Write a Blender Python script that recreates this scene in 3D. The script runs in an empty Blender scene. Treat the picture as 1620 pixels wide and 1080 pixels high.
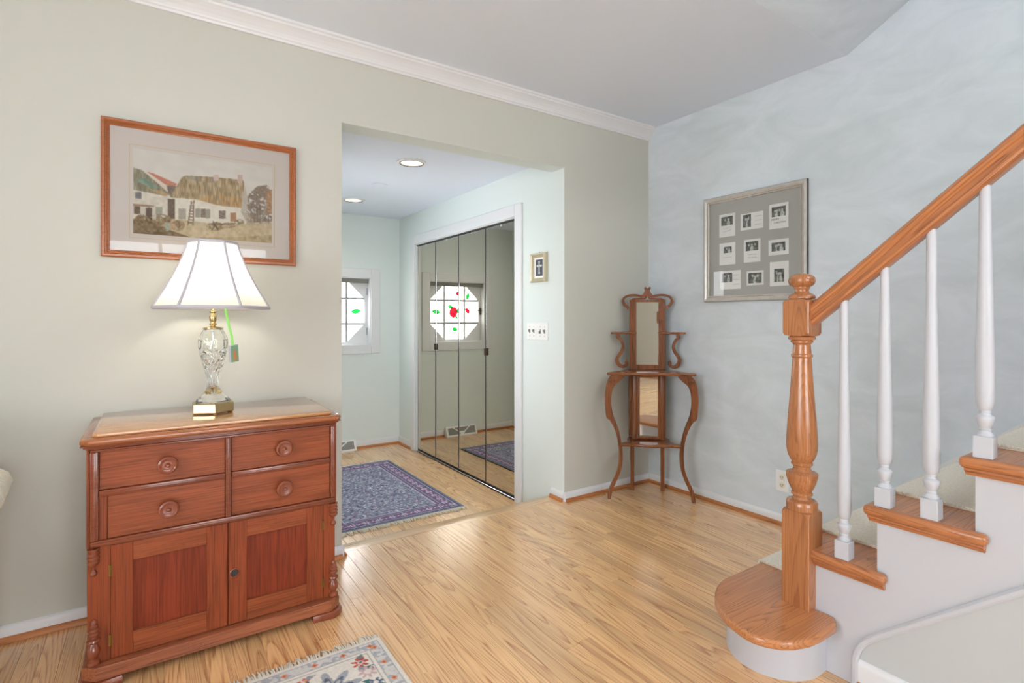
import bpy, bmesh, math, random
import numpy as np
from mathutils import Vector, Matrix
S = bpy.context.scene
COL = S.collection
PI = math.pi
rnd = random.Random(7)

# ------------------------------------------------------------------ camera
cam_d = bpy.data.cameras.new('camera')
cam = bpy.data.objects.new('camera', cam_d); COL.objects.link(cam)
cam.location = (0, 0, 1.136)
cam.rotation_euler = (PI / 2, 0, math.radians(-34.0))
cam_d.sensor_width = 36.0
cam_d.lens = 843.0 / 1620.0 * 36.0
cam_d.shift_y = -38.0 / 1620.0
cam_d.clip_start = 0.02
S.camera = cam

# ------------------------------------------------------------------ view + world + daylight
S.view_settings.view_transform = 'Standard'
S.view_settings.look = 'None'
S.view_settings.gamma = 1.0
S.view_settings.use_curve_mapping = False
S.view_settings.exposure = -0.66

def lin(r, g, b, a=1.0):
    f = lambda c: (c / 255.0) / 12.92 if c / 255.0 <= 0.04045 else ((c / 255.0 + 0.055) / 1.055) ** 2.4
    return (f(r), f(g), f(b), a)

W = bpy.data.worlds.new('sky'); S.world = W; W.use_nodes = True
bg = W.node_tree.nodes['Background']
bg.inputs[0].default_value = (0.93, 0.97, 1.0, 1)
bg.inputs[1].default_value = 14.0

def area_light(name, loc, rot, sx, sy, power, col=(1.0, 0.97, 0.93)):
    l = bpy.data.lights.new(name, 'AREA'); l.shape = 'RECTANGLE'; l.size = sx; l.size_y = sy
    l.energy = power; l.color = col
    o = bpy.data.objects.new(name, l); COL.objects.link(o); o.location = loc; o.rotation_euler = rot
    return o
# daylight at the panes of the room's windows and of the glazed front door
area_light('window_daylight', (0.40, -3.27, 1.35), (PI / 2, 0, 0), 1.95, 1.55, 34, (0.96, 0.98, 1.0))
area_light('window_daylight', (-2.27, 0.2, 1.375), (PI / 2, 0, -PI / 2), 1.95, 1.30, 24, (0.95, 0.98, 1.0))
area_light('door_daylight', (0.60, 3.72, 1.22), (PI / 2, 0, -PI / 2), 0.80, 1.0, 5, (0.90, 0.96, 1.0))
area_light('stairwell_fill_light', (2.33, -1.0, 3.55), (math.radians(25), 0, 0), 0.8, 0.8, 36, (0.88, 0.95, 1.0))  # unseen fill light added above the stairs to brighten treads and carpet

# ------------------------------------------------------------------ material helpers
def new_mat(name):
    m = bpy.data.materials.new(name); m.use_nodes = True
    return m, m.node_tree.nodes, m.node_tree.links, m.node_tree.nodes['Principled BSDF']

def plain(name, col, rough=0.5, metal=0.0, spec=0.5, bump=None, coat=0.0, var=None):
    m, n, l, b = new_mat(name)
    b.inputs['Base Color'].default_value = col
    b.inputs['Roughness'].default_value = rough
    b.inputs['Metallic'].default_value = metal
    b.inputs['Specular IOR Level'].default_value = spec
    b.inputs['Coat Weight'].default_value = coat
    if bump or var:
        tc = n.new('ShaderNodeTexCoord')
    if bump:
        nz = n.new('ShaderNodeTexNoise'); nz.inputs['Scale'].default_value = bump[0]; nz.inputs['Detail'].default_value = 3
        l.new(tc.outputs['Object'], nz.inputs['Vector'])
        bp = n.new('ShaderNodeBump'); bp.inputs['Strength'].default_value = bump[1]; bp.inputs['Distance'].default_value = bump[2]
        l.new(nz.outputs['Fac'], bp.inputs['Height']); l.new(bp.outputs['Normal'], b.inputs['Normal'])
    if var:
        nv = n.new('ShaderNodeTexNoise'); nv.inputs['Scale'].default_value = var[0]; nv.inputs['Detail'].default_value = 4
        l.new(tc.outputs['Object'], nv.inputs['Vector'])
        mx = n.new('ShaderNodeMix'); mx.data_type = 'RGBA'
        l.new(nv.outputs['Fac'], mx.inputs['Factor'])
        mx.inputs['A'].default_value = col; mx.inputs['B'].default_value = var[1]
        l.new(mx.outputs['Result'], b.inputs['Base Color'])
    return m

def wood(name, light, dark, along='Y', rough=0.3, rings=10.0, across=11.0, lengthf=0.9, world=False, fine=0.35,
         tone=0.0, coat=0.0, blotch=0.35, coat_rough=0.12, spec=0.5, island=False, bump=0.0, line=0.55):
    """oak-like grain: contour lines of a noise stretched along the board, plus fine fibre"""
    m, n, l, b = new_mat(name)
    if world:
        src = n.new('ShaderNodeNewGeometry').outputs['Position']
    else:
        src = n.new('ShaderNodeTexCoord').outputs['Object']
    if island:
        rv = n.new('ShaderNodeNewGeometry').outputs['Random Per Island']
    else:
        rv = n.new('ShaderNodeObjectInfo').outputs['Random']
    off = n.new('ShaderNodeCombineXYZ')
    mm = n.new('ShaderNodeMath'); mm.operation = 'MULTIPLY'; mm.inputs[1].default_value = 41.7
    l.new(rv, mm.inputs[0])
    l.new(mm.outputs[0], off.inputs[0]); l.new(mm.outputs[0], off.inputs[1]); l.new(mm.outputs[0], off.inputs[2])
    add = n.new('ShaderNodeVectorMath'); add.operation = 'ADD'
    l.new(src, add.inputs[0]); l.new(off.outputs[0], add.inputs[1])
    def mapped(ac, al):
        mp = n.new('ShaderNodeMapping')
        mp.inputs['Scale'].default_value = {'X': (al, ac, ac), 'Y': (ac, al, ac), 'Z': (ac, ac, al)}[along]
        l.new(add.outputs[0], mp.inputs['Vector'])
        return mp.outputs[0]
    nz = n.new('ShaderNodeTexNoise'); nz.inputs['Scale'].default_value = 1.0; nz.inputs['Detail'].default_value = 1.2
    nz.inputs['Roughness'].default_value = 0.4; nz.inputs['Distortion'].default_value = 0.25
    l.new(mapped(across, lengthf), nz.inputs['Vector'])
    k = n.new('ShaderNodeMath'); k.operation = 'MULTIPLY'; k.inputs[1].default_value = rings
    l.new(nz.outputs['Fac'], k.inputs[0])
    fr = n.new('ShaderNodeMath'); fr.operation = 'FRACT'; l.new(k.outputs[0], fr.inputs[0])
    rp = n.new('ShaderNodeValToRGB'); e = rp.color_ramp.elements
    e[0].position = 0.0; e[0].color = (line * 0.7, line * 0.7, line * 0.7, 1)
    e[1].position = 1.0; e[1].color = (line, line, line, 1)
    q = e.new(0.10); q.color = (0.0, 0.0, 0.0, 1)
    q = e.new(0.55); q.color = (0.04, 0.04, 0.04, 1)
    q = e.new(0.84); q.color = (line * 0.55, line * 0.55, line * 0.55, 1)
    l.new(fr.outputs[0], rp.inputs[0])
    nf = n.new('ShaderNodeTexNoise'); nf.inputs['Scale'].default_value = 1.0; nf.inputs['Detail'].default_value = 2
    l.new(mapped(260, 7), nf.inputs['Vector'])
    mf = n.new('ShaderNodeMath'); mf.operation = 'MULTIPLY_ADD'; mf.inputs[1].default_value = fine; mf.inputs[2].default_value = -fine * 0.42
    l.new(nf.outputs['Fac'], mf.inputs[0])
    sm = n.new('ShaderNodeMath'); sm.operation = 'ADD'; sm.use_clamp = True
    brk = n.new('ShaderNodeMath'); brk.operation = 'MULTIPLY'
    bk2 = n.new('ShaderNodeMapRange'); bk2.inputs['From Min'].default_value = 0.30; bk2.inputs['From Max'].default_value = 0.60; bk2.inputs['To Min'].default_value = 0.45; bk2.inputs['To Max'].default_value = 1.25
    l.new(nf.outputs['Fac'], bk2.inputs['Value']); l.new(rp.outputs[0], brk.inputs[0]); l.new(bk2.outputs[0], brk.inputs[1])
    nb = n.new('ShaderNodeTexNoise'); nb.inputs['Scale'].default_value = 1.0; nb.inputs['Detail'].default_value = 3
    l.new(mapped(26, 3.0), nb.inputs['Vector'])
    bl = n.new('ShaderNodeMath'); bl.operation = 'MULTIPLY_ADD'; bl.inputs[1].default_value = blotch; bl.inputs[2].default_value = -blotch * 0.42
    l.new(nb.outputs['Fac'], bl.inputs[0])
    s0 = n.new('ShaderNodeMath'); s0.operation = 'ADD'; l.new(brk.outputs[0], s0.inputs[0]); l.new(bl.outputs[0], s0.inputs[1])
    l.new(s0.outputs[0], sm.inputs[0]); l.new(mf.outputs[0], sm.inputs[1])
    mx = n.new('ShaderNodeMix'); mx.data_type = 'RGBA'
    l.new(sm.outputs[0], mx.inputs['Factor']); mx.inputs['A'].default_value = light; mx.inputs['B'].default_value = dark
    out = mx.outputs['Result']
    if tone:
        hs = n.new('ShaderNodeHueSaturation')
        tv = n.new('ShaderNodeMapRange'); tv.inputs['To Min'].default_value = 1 - tone; tv.inputs['To Max'].default_value = 1 + tone * 0.8
        l.new(rv, tv.inputs['Value']); l.new(tv.outputs[0], hs.inputs['Value'])
        l.new(out, hs.inputs['Color']); out = hs.outputs[0]
    l.new(out, b.inputs['Base Color'])
    b.inputs['Roughness'].default_value = rough; b.inputs['Specular IOR Level'].default_value = spec
    b.inputs['Coat Weight'].default_value = coat; b.inputs['Coat Roughness'].default_value = coat_rough
    if bump:
        bp = n.new('ShaderNodeBump'); bp.inputs['Strength'].default_value = bump; bp.inputs['Distance'].default_value = 0.0006
        bp.invert = True
        l.new(sm.outputs[0], bp.inputs['Height']); l.new(bp.outputs['Normal'], b.inputs['Normal'])
    return m

def printed(name, rough=0.7, spec=0.3):
    """flat print or woven pattern carried by the mesh's colour attribute"""
    m, n, l, b = new_mat(name)
    a = n.new('ShaderNodeVertexColor'); a.layer_name = 'ink'
    l.new(a.outputs['Color'], b.inputs['Base Color'])
    b.inputs['Roughness'].default_value = rough; b.inputs['Specular IOR Level'].default_value = spec
    return m

def clear_glass(name, tint=(1, 1, 1, 1), refl=0.5):
    """thin pane: mostly clear, faint mirror reflection by angle"""
    m, n, l, b = new_mat(name)
    n.remove(b)
    o = n['Material Output']
    t = n.new('ShaderNodeBsdfTransparent'); t.inputs[0].default_value = tint
    g = n.new('ShaderNodeBsdfGlossy'); g.inputs['Roughness'].default_value = 0.02
    f = n.new('ShaderNodeFresnel'); f.inputs['IOR'].default_value = 1.45
    k = n.new('ShaderNodeMath'); k.operation = 'MULTIPLY'; k.inputs[1].default_value = refl
    l.new(f.outputs[0], k.inputs[0])
    mx = n.new('ShaderNodeMixShader')
    l.new(k.outputs[0], mx.inputs[0]); l.new(t.outputs[0], mx.inputs[1]); l.new(g.outputs[0], mx.inputs[2])
    l.new(mx.outputs[0], o.inputs['Surface'])
    return m

def emissive(name, col, strength):
    m, n, l, b = new_mat(name)
    b.inputs['Base Color'].default_value = col
    b.inputs['Emission Color'].default_value = col; b.inputs['Emission Strength'].default_value = strength
    return m

def faux_wall():
    m, n, l, b = new_mat('sponged_blue_grey_plaster')
    tc = n.new('ShaderNodeTexCoord')
    mp = n.new('ShaderNodeMapping'); mp.inputs['Rotation'].default_value = (0.6, 0, 0); mp.inputs['Scale'].default_value = (1, 1.0, 2.1)
    l.new(tc.outputs['Object'], mp.inputs['Vector'])
    a = n.new('ShaderNodeTexNoise'); a.inputs['Scale'].default_value = 2.6; a.inputs['Detail'].default_value = 7; a.inputs['Roughness'].default_value = 0.62; a.inputs['Distortion'].default_value = 0.9
    l.new(mp.outputs[0], a.inputs['Vector'])
    r = n.new('ShaderNodeValToRGB'); r.color_ramp.elements[0].position = 0.32; r.color_ramp.elements[1].position = 0.66
    r.color_ramp.elements[0].color = lin(200, 210, 219); r.color_ramp.elements[1].color = lin(228, 236, 247)
    l.new(a.outputs['Fac'], r.inputs[0])
    c = n.new('ShaderNodeTexNoise'); c.inputs['Scale'].default_value = 0.9; c.inputs['Detail'].default_value = 2
    l.new(tc.outputs['Object'], c.inputs['Vector'])
    r2 = n.new('ShaderNodeValToRGB'); r2.color_ramp.elements[0].position = 0.35; r2.color_ramp.elements[1].position = 0.7
    r2.color_ramp.elements[0].color = lin(212, 221, 217); r2.color_ramp.elements[1].color = lin(226, 229, 238)
    l.new(c.outputs['Fac'], r2.inputs[0])
    mx = n.new('ShaderNodeMix'); mx.data_type = 'RGBA'; mx.inputs['Factor'].default_value = 0.45
    l.new(r.outputs[0], mx.inputs['A']); l.new(r2.outputs[0], mx.inputs['B'])
    l.new(mx.outputs['Result'], b.inputs['Base Color'])
    b.inputs['Roughness'].default_value = 0.75; b.inputs['Specular IOR Level'].default_value = 0.3
    return m

M = {}
M['cream_wall'] = plain('cream_wall_paint', lin(203, 203, 193), 0.7, spec=0.3, bump=(220, 0.06, 0.001))
M['hall_wall'] = plain('pale_mint_wall_paint', lin(226, 234, 231), 0.7, spec=0.3, bump=(220, 0.06, 0.001))
M['faux'] = faux_wall()
M['ceiling'] = plain('ceiling_paint', lin(232, 240, 252), 0.85, spec=0.2)
M['trim'] = plain('white_gloss_trim_paint', lin(228, 229, 231), 0.35)
M['stair_white'] = plain('stair_white_paint', lin(200, 202, 208), 0.4)
M['stair_wall'] = plain('stair_wall_paint', lin(196, 199, 200), 0.6, spec=0.3)
M['floor'] = wood('oak_floor_board', lin(243, 196, 138), lin(170, 98, 48), 'Y', 0.26, rings=34, across=8, lengthf=0.40, world=True, fine=0.6, tone=0.13, coat=1.0, coat_rough=0.22, blotch=0.3, line=0.55)
M['floor_stuff'] = wood('oak_floor_field', lin(243, 196, 138), lin(170, 98, 48), 'Y', 0.26, rings=34, across=8, lengthf=0.40, world=True, fine=0.6, tone=0.13, coat=1.0, coat_rough=0.22, blotch=0.3, island=True, line=0.55)
M['threshold'] = wood('oak_threshold', lin(240, 196, 142), lin(176, 110, 60), 'X', 0.26, rings=14, across=18, lengthf=0.6, world=True, fine=0.6, coat=1.0, coat_rough=0.2, line=0.45)
M['shoe_x'] = wood('oak_shoe_x', lin(190, 120, 66), lin(140, 78, 38), 'X', 0.35, world=True)
M['shoe_y'] = wood('oak_shoe_y', lin(190, 120, 66), lin(140, 78, 38), 'Y', 0.35, world=True)
M['stair_y'] = wood('stair_oak_lengthwise', lin(196, 126, 78), lin(116, 66, 36), 'Y', 0.28, rings=26, across=12, lengthf=0.7, coat=0.3, line=0.5, fine=0.7)
M['stair_x'] = wood('stair_oak_crosswise', lin(206, 138, 88), lin(122, 70, 40), 'X', 0.28, rings=26, across=12, lengthf=0.8, coat=0.3, line=0.5, fine=0.7)
M['newel'] = wood('newel_oak', lin(186, 122, 76), lin(116, 68, 40), 'Z', 0.25, rings=24, across=11, lengthf=1.0, coat=0.35, line=0.42, fine=0.7)
M['subfloor'] = plain('dark_subfloor', lin(96, 62, 36), 0.8)
M['board_x'] = wood('walnut_lengthwise', lin(160, 84, 50), lin(74, 30, 16), 'X', 0.33, rings=12, across=9, lengthf=0.8, fine=1.25, coat=0.0, spec=0.3, line=0.16, blotch=0.9)
M['board_z'] = wood('walnut_upright', lin(152, 74, 42), lin(68, 26, 13), 'Z', 0.33, rings=12, across=9, lengthf=0.8, fine=1.25, coat=0.0, spec=0.3, line=0.16, blotch=0.9)
M['board_panel'] = wood('walnut_door_panel', lin(144, 60, 34), lin(68, 24, 12), 'Z', 0.36, rings=14, across=9, lengthf=0.7, fine=1.3, coat=0.0, spec=0.3, line=0.18, blotch=0.9)
M['board_top'] = wood('walnut_top', lin(208, 150, 98), lin(140, 84, 48), 'X', 0.14, rings=10, across=9, lengthf=0.7, fine=0.9, coat=1.0, line=0.2, coat_rough=0.08)  # base colour lightened to stand in for the lit wall's reflection
M['board_lip'] = wood('walnut_lip', lin(172, 100, 56), lin(104, 52, 26), 'X', 0.2, rings=10, across=9, lengthf=0.7, fine=0.9, coat=0.5, line=0.2)
M['molding'] = wood('walnut_molding', lin(138, 70, 44), lin(66, 26, 14), 'X', 0.26, rings=6, across=20, lengthf=2, fine=1.0, coat=0.4, line=0.15)
M['turned'] = wood('walnut_turning', lin(142, 72, 46), lin(84, 36, 22), 'Z', 0.25, rings=6, across=20, lengthf=3, fine=0.4, coat=0.5, line=0.15)
M['base_rail'] = wood('walnut_base_rail', lin(168, 98, 64), lin(78, 34, 18), 'X', 0.33, rings=12, across=14, lengthf=1.0, fine=1.6, coat=0.1, line=0.25, blotch=0.9)
M['stand'] = wood('quartered_oak', lin(150, 88, 48), lin(58, 26, 12), 'Z', 0.28, rings=14, across=14, lengthf=1.2, fine=1.4, coat=0.35, line=0.4, blotch=0.8)
M['stand_x'] = wood('quartered_oak_shelf', lin(156, 94, 52), lin(66, 32, 15), 'X', 0.22, rings=14, across=14, lengthf=1.2, fine=1.4, coat=0.45, line=0.4, blotch=0.8)
M['frame_wood'] = wood('cherry_picture_frame', lin(172, 102, 60), lin(104, 54, 30), 'X', 0.3, rings=6, across=30, lengthf=1.5, fine=1.0, coat=0.2, line=0.2)
M['mirror'] = plain('silver_mirror', (0.86, 0.88, 0.87, 1), 0.01, 1.0)
M['bronze_mirror'] = plain('bronze_mirror', (0.62, 0.58, 0.49, 1), 0.004, 1.0)
M['chrome'] = plain('chrome_edge', (0.62, 0.62, 0.64, 1), 0.18, 1.0)
M['dark_metal'] = plain('dark_bronze_metal', lin(70, 56, 48), 0.4, 0.8)
M['brass'] = plain('polished_brass', lin(206, 184, 136), 0.26, 1.0)
M['old_brass'] = plain('aged_brass', lin(150, 120, 66), 0.4, 1.0)
M['silver_frame'] = plain('silver_leaf_frame', lin(214, 212, 206), 0.35, 0.3, var=(30, lin(184, 178, 170)))
M['silver_dark'] = plain('frame_dark_edge', lin(96, 84, 78), 0.4, 0.4)
M['copper_line'] = plain('frame_copper_line', lin(176, 140, 116), 0.35, 0.6)
M['gold_frame'] = plain('pale_gold_frame', lin(198, 188, 160), 0.34, 0.4)
M['grey_mat'] = plain('grey_mat_board', lin(192, 190, 184), 0.9, spec=0.1)
M['linen_mat'] = plain('linen_mat_board', lin(222, 214, 207), 0.9, spec=0.1, bump=(500, 0.3, 0.0006))
M['paper'] = plain('card_paper', lin(246, 245, 241), 0.8, spec=0.2)
M['line_gold'] = plain('mat_gold_line', lin(214, 192, 150), 0.6)
M['velvet'] = plain('slate_velvet', lin(96, 98, 112), 0.95, spec=0.1)
M['silver'] = plain('silver_filigree', lin(222, 222, 216), 0.3, 0.6)
M['print'] = printed('flat_print')
M['weave'] = printed('woven_wool', 0.95, 0.1)
M['pane'] = clear_glass('clear_pane')
M['picture_glass'] = clear_glass('picture_glass', refl=1.1)
M['white_plastic'] = plain('white_plastic', lin(240, 240, 238), 0.4)
M['ivory_plastic'] = plain('ivory_plastic', lin(232, 226, 206), 0.4)
M['slot'] = plain('dark_slot', lin(60, 56, 50), 0.6)
M['toggle'] = plain('toggle_grey', lin(130, 128, 120), 0.4, 0.3)
M['vent_grille'] = plain('vent_grille_grey', lin(140, 138, 132), 0.6)
M['fringe'] = plain('cream_fringe_yarn', lin(228, 222, 206), 0.95, spec=0.1)
M['carpet'] = plain('beige_loop_carpet', lin(252, 246, 234), 0.98, spec=0.05, bump=(260, 0.5, 0.0015), var=(140, lin(214, 202, 180)))
M['ribbon'] = plain('lime_ribbon', lin(140, 214, 106), 0.5)
M['tag_green'] = plain('tag_green_card', lin(136, 180, 150), 0.6)
M['tag_pages'] = plain('tag_lavender_edge', lin(186, 184, 200), 0.7)
M['tag_orange'] = plain('tag_orange_print', lin(206, 150, 96), 0.6)
M['red_glass'] = plain('red_stained_glass', lin(226, 40, 60), 0.3)
M['green_glass'] = plain('green_stained_glass', lin(20, 190, 70), 0.3)
M['lead'] = plain('lead_came', lin(178, 180, 186), 0.5, 0.2)
M['stem'] = plain('painted_stem', lin(120, 126, 128), 0.5)
M['wicker'] = plain('white_wicker', lin(226, 222, 206), 0.6, bump=(120, 0.6, 0.004))
for nm, tint in (('red_glass', (0.46, 0.07, 0.12)), ('green_glass', (0.08, 0.44, 0.16))):
    mt = M[nm]; nb = mt.node_tree.nodes['Principled BSDF']
    tr = mt.node_tree.nodes.new('ShaderNodeBsdfTransparent'); tr.inputs[0].default_value = (*tint, 1)
    mxs = mt.node_tree.nodes.new('ShaderNodeMixShader'); mxs.inputs[0].default_value = 0.9
    mt.node_tree.links.new(nb.outputs[0], mxs.inputs[1]); mt.node_tree.links.new(tr.outputs[0], mxs.inputs[2])
    mt.node_tree.links.new(mxs.outputs[0], mt.node_tree.nodes['Material Output'].inputs['Surface'])

# lampshade: pleated silk lets the bulb's light through
mt, n_, l_, b_ = new_mat('silk_lampshade'); M['shade'] = mt
tr = n_.new('ShaderNodeBsdfTranslucent'); tr.inputs[0].default_value = lin(252, 249, 243)
df = n_.new('ShaderNodeBsdfDiffuse'); df.inputs[0].default_value = lin(244, 240, 232)
mxs = n_.new('ShaderNodeMixShader'); mxs.inputs[0].default_value = 0.55
l_.new(df.outputs[0], mxs.inputs[1]); l_.new(tr.outputs[0], mxs.inputs[2]); l_.new(mxs.outputs[0], n_['Material Output'].inputs['Surface'])
n_.remove(b_)
M['shade_trim'] = plain('lampshade_braid', lin(188, 186, 194), 0.8)
# cut crystal
mt, n_, l_, b_ = new_mat('cut_crystal'); M['crystal'] = mt
b_.inputs['Base Color'].default_value = (0.98, 0.99, 0.98, 1); b_.inputs['Roughness'].default_value = 0.02
b_.inputs['Transmission Weight'].default_value = 1.0; b_.inputs['IOR'].default_value = 1.5
M['bulb'] = emissive('lit_bulb', (1.0, 0.93, 0.79, 1), 112)
M['downlight'] = emissive('lit_downlight', (1.0, 0.95, 0.78, 1), 1.7)

# ------------------------------------------------------------------ mesh helpers
class G:
    def __init__(self): self.bm = bmesh.new()
    def box(self, x0, x1, y0, y1, z0, z1, b=0.0, seg=1):
        r = bmesh.ops.create_cube(self.bm, size=1.0); vs = r['verts']
        for v in vs:
            v.co = Vector(((x0 + x1) / 2 + v.co.x * (x1 - x0), (y0 + y1) / 2 + v.co.y * (y1 - y0), (z0 + z1) / 2 + v.co.z * (z1 - z0)))
        if b:
            ed = list({e for v in vs for e in v.link_edges})
            bmesh.ops.bevel(self.bm, geom=ed, offset=b, segments=seg, profile=0.5, affect='EDGES')
        return self
    def lathe(self, prof, c=(0, 0, 0), seg=28, axis='Z', cap=True, closed=False):
        rings = []
        for r, z in prof:
            ring = []
            for i in range(seg):
                a = 2 * PI * i / seg
                p = (r * math.cos(a), r * math.sin(a), z)
                if axis == 'Y': p = (p[0], -z, p[1])
                if axis == 'X': p = (-z, p[0], p[1])
                ring.append(self.bm.verts.new((c[0] + p[0], c[1] + p[1], c[2] + p[2])))
            rings.append(ring)
        if closed: rings.append(rings[0])
        for a, b in zip(rings, rings[1:]):
            for i in range(seg):
                j = (i + 1) % seg
                self.bm.faces.new((a[i], a[j], b[j], b[i]))
        if cap and not closed:
            self.bm.faces.new(rings[0][::-1]); self.bm.faces.new(rings[-1])
        return self
    def prism(self, poly, axis, a0, a1, bev=0.0, seg=2):
        mk = {'x': lambda p, a: (a, p[0], p[1]), 'y': lambda p, a: (p[0], a, p[1]), 'z': lambda p, a: (p[0], p[1], a)}[axis]
        lo = [self.bm.verts.new(mk(p, a0)) for p in poly]; hi = [self.bm.verts.new(mk(p, a1)) for p in poly]
        fs = [self.bm.faces.new(lo), self.bm.faces.new(hi[::-1])]
        k = len(poly)
        for i in range(k):
            j = (i + 1) % k
            fs.append(self.bm.faces.new((lo[j], lo[i], hi[i], hi[j])))
        bmesh.ops.recalc_face_normals(self.bm, faces=fs)
        if bev:
            ed = list(set(fs[0].edges) | set(fs[1].edges))
            bmesh.ops.bevel(self.bm, geom=ed, offset=bev, segments=seg, profile=0.5, affect='EDGES')
        return self
    def tube(self, path, rad, seg=10, flat=1.0, side=None):
        """round tube along a path; rad number or list; flat scales the section along `side`"""
        pts = [Vector(p) for p in path]; rings = []
        for i, p in enumerate(pts):
            t = (pts[min(i + 1, len(pts) - 1)] - pts[max(i - 1, 0)]).normalized()
            ref = Vector(side) if side else (Vector((0, 0, 1)) if abs(t.z) < 0.9 else Vector((1, 0, 0)))
            u = t.cross(ref).normalized(); w = u.cross(t).normalized()
            r = rad[i] if isinstance(rad, (list, tuple)) else rad
            rings.append([self.bm.verts.new(p + u * (r * math.cos(2 * PI * k / seg)) + w * (r * flat * math.sin(2 * PI * k / seg))) for k in range(seg)])
        for a, b in zip(rings, rings[1:]):
            for i in range(seg):
                j = (i + 1) % seg
                self.bm.faces.new((a[i], a[j], b[j], b[i]))
        self.bm.faces.new(rings[0][::-1]); self.bm.faces.new(rings[-1])
        return self
    def band(self, left, right, y0, y1, b=0.003):
        """flat scroll-sawn piece in the XZ plane between two edge lines, from y0 to y1"""
        n = len(left); fr = []; 
        secs = []
        for i in range(n):
            (xa, za), (xb, zb) = left[i], right[i]
            dx, dz = xb - xa, zb - za; L = math.hypot(dx, dz) or 1; ux, uz = dx / L * b, dz / L * b
            secs.append([self.bm.verts.new(q) for q in ((xa, y0 + b, za), (xa + ux, y0, za + uz), (xb - ux, y0, zb - uz), (xb, y0 + b, zb), (xb, y1, zb), (xa, y1, za))])
        fs = []
        for a, c in zip(secs, secs[1:]):
            for i in range(6):
                j = (i + 1) % 6
                fs.append(self.bm.faces.new((a[i], a[j], c[j], c[i])))
        fs.append(self.bm.faces.new(secs[0][::-1])); fs.append(self.bm.faces.new(secs[-1]))
        bmesh.ops.recalc_face_normals(self.bm, faces=fs)
        return self
    def ring_frame(self, w, h, prof, cz=0.0):
        """mitred picture frame in the XZ plane facing -Y; prof = [(inset, depth)] from outer back to inner back"""
        loops = []
        for ins, dep in prof:
            a, b = w / 2 - ins, h / 2 - ins
            loops.append([self.bm.verts.new((sx * a, -dep, cz + sz * b)) for sx, sz in ((-1, -1), (1, -1), (1, 1), (-1, 1))])
        fs = []
        for p, q in zip(loops, loops[1:] + loops[:1]):
            for i in range(4):
                j = (i + 1) % 4
                fs.append(self.bm.faces.new((p[i], p[j], q[j], q[i])))
        bmesh.ops.recalc_face_normals(self.bm, faces=fs)
        return self
    def quad(self, *pts):
        self.bm.faces.new([self.bm.verts.new(p) for p in pts]); return self
    def move(self, mat):
        bmesh.ops.transform(self.bm, matrix=mat, verts=self.bm.verts[:]); return self

def obj(name, g, mat, parent=None, smooth=None, loc=None, rot=None):
    me = bpy.data.meshes.new(name)
    g.bm.to_mesh(me); g.bm.free()
    me.materials.append(M[mat] if isinstance(mat, str) else mat)
    if smooth:
        me.shade_smooth(); me.set_sharp_from_angle(angle=math.radians(smooth))
    o = bpy.data.objects.new(name, me); COL.objects.link(o)
    if parent: o.parent = parent
    if loc: o.location = loc
    if rot: o.rotation_euler = rot
    return o

def tag(o, label, cat, group=None):
    o['label'] = label; o['category'] = cat
    if group: o['group'] = group
    return o
def thing(name, label, cat, loc=(0, 0, 0), rotz=0.0, group=None):
    o = bpy.data.objects.new(name, None); COL.objects.link(o); o.empty_display_size = 0.1
    o.location = loc; o.rotation_euler = (0, 0, rotz)
    return tag(o, label, cat, group)
def struct(name, g, mat, label=None, smooth=None):
    o = obj(name, g, mat, None, smooth); o['kind'] = 'structure'
    if label: o['label'] = label
    return o
def struct_root(name, label, loc=(0, 0, 0), rotz=0):
    o = bpy.data.objects.new(name, None); COL.objects.link(o); o['kind'] = 'structure'; o['label'] = label
    o.location = loc; o.rotation_euler = (0, 0, rotz)
    return o
def dup(root, loc, label=None):
    r = root.copy(); COL.objects.link(r); r.location = loc
    if label: r['label'] = label
    for ch in list(root.children):
        c = ch.copy(); COL.objects.link(c); c.parent = r
        for gch in list(ch.children):
            d = gch.copy(); COL.objects.link(d); d.parent = c
    return r

def painted_grid(name, img, x0, x1, z0, z1, mat, parent, plane='xz', depth=0.0, thick=0.0):
    """grid mesh whose points carry the colours of img (rows top to bottom, sRGB 0..255)"""
    h, w = img.shape[:2]
    xs = np.linspace(x0, x1, w); zs = np.linspace(z1, z0, h)
    X, Z = np.meshgrid(xs, zs)
    if plane == 'xz': co = np.stack([X, np.full_like(X, -depth), Z], -1)
    else: co = np.stack([X, Z, np.full_like(X, depth)], -1)
    idx = np.arange(h * w).reshape(h, w)
    a, b, c, d = idx[:-1, :-1], idx[1:, :-1], idx[1:, 1:], idx[:-1, 1:]
    quads = np.stack([a, b, c, d], -1).reshape(-1, 4)
    me = bpy.data.meshes.new(name)
    nq = len(quads)
    me.vertices.add(h * w); me.vertices.foreach_set('co', co.reshape(-1).astype(np.float32))
    me.loops.add(nq * 4); me.loops.foreach_set('vertex_index', quads.reshape(-1).astype(np.int32))
    me.polygons.add(nq); me.polygons.foreach_set('loop_start', np.arange(0, nq * 4, 4, dtype=np.int32))
    me.update(calc_edges=True)
    at = me.color_attributes.new('ink', 'FLOAT_COLOR', 'POINT')
    s = np.clip(img / 255.0, 0, 1); ln = np.where(s <= 0.04045, s / 12.92, ((s + 0.055) / 1.055) ** 2.4)
    at.data.foreach_set('color', np.concatenate([ln, np.ones((h, w, 1))], -1).reshape(-1).astype(np.float32))
    me.materials.append(M[mat]); me.validate()
    o = bpy.data.objects.new(name, me); COL.objects.link(o)
    if parent: o.parent = parent
    return o

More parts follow.
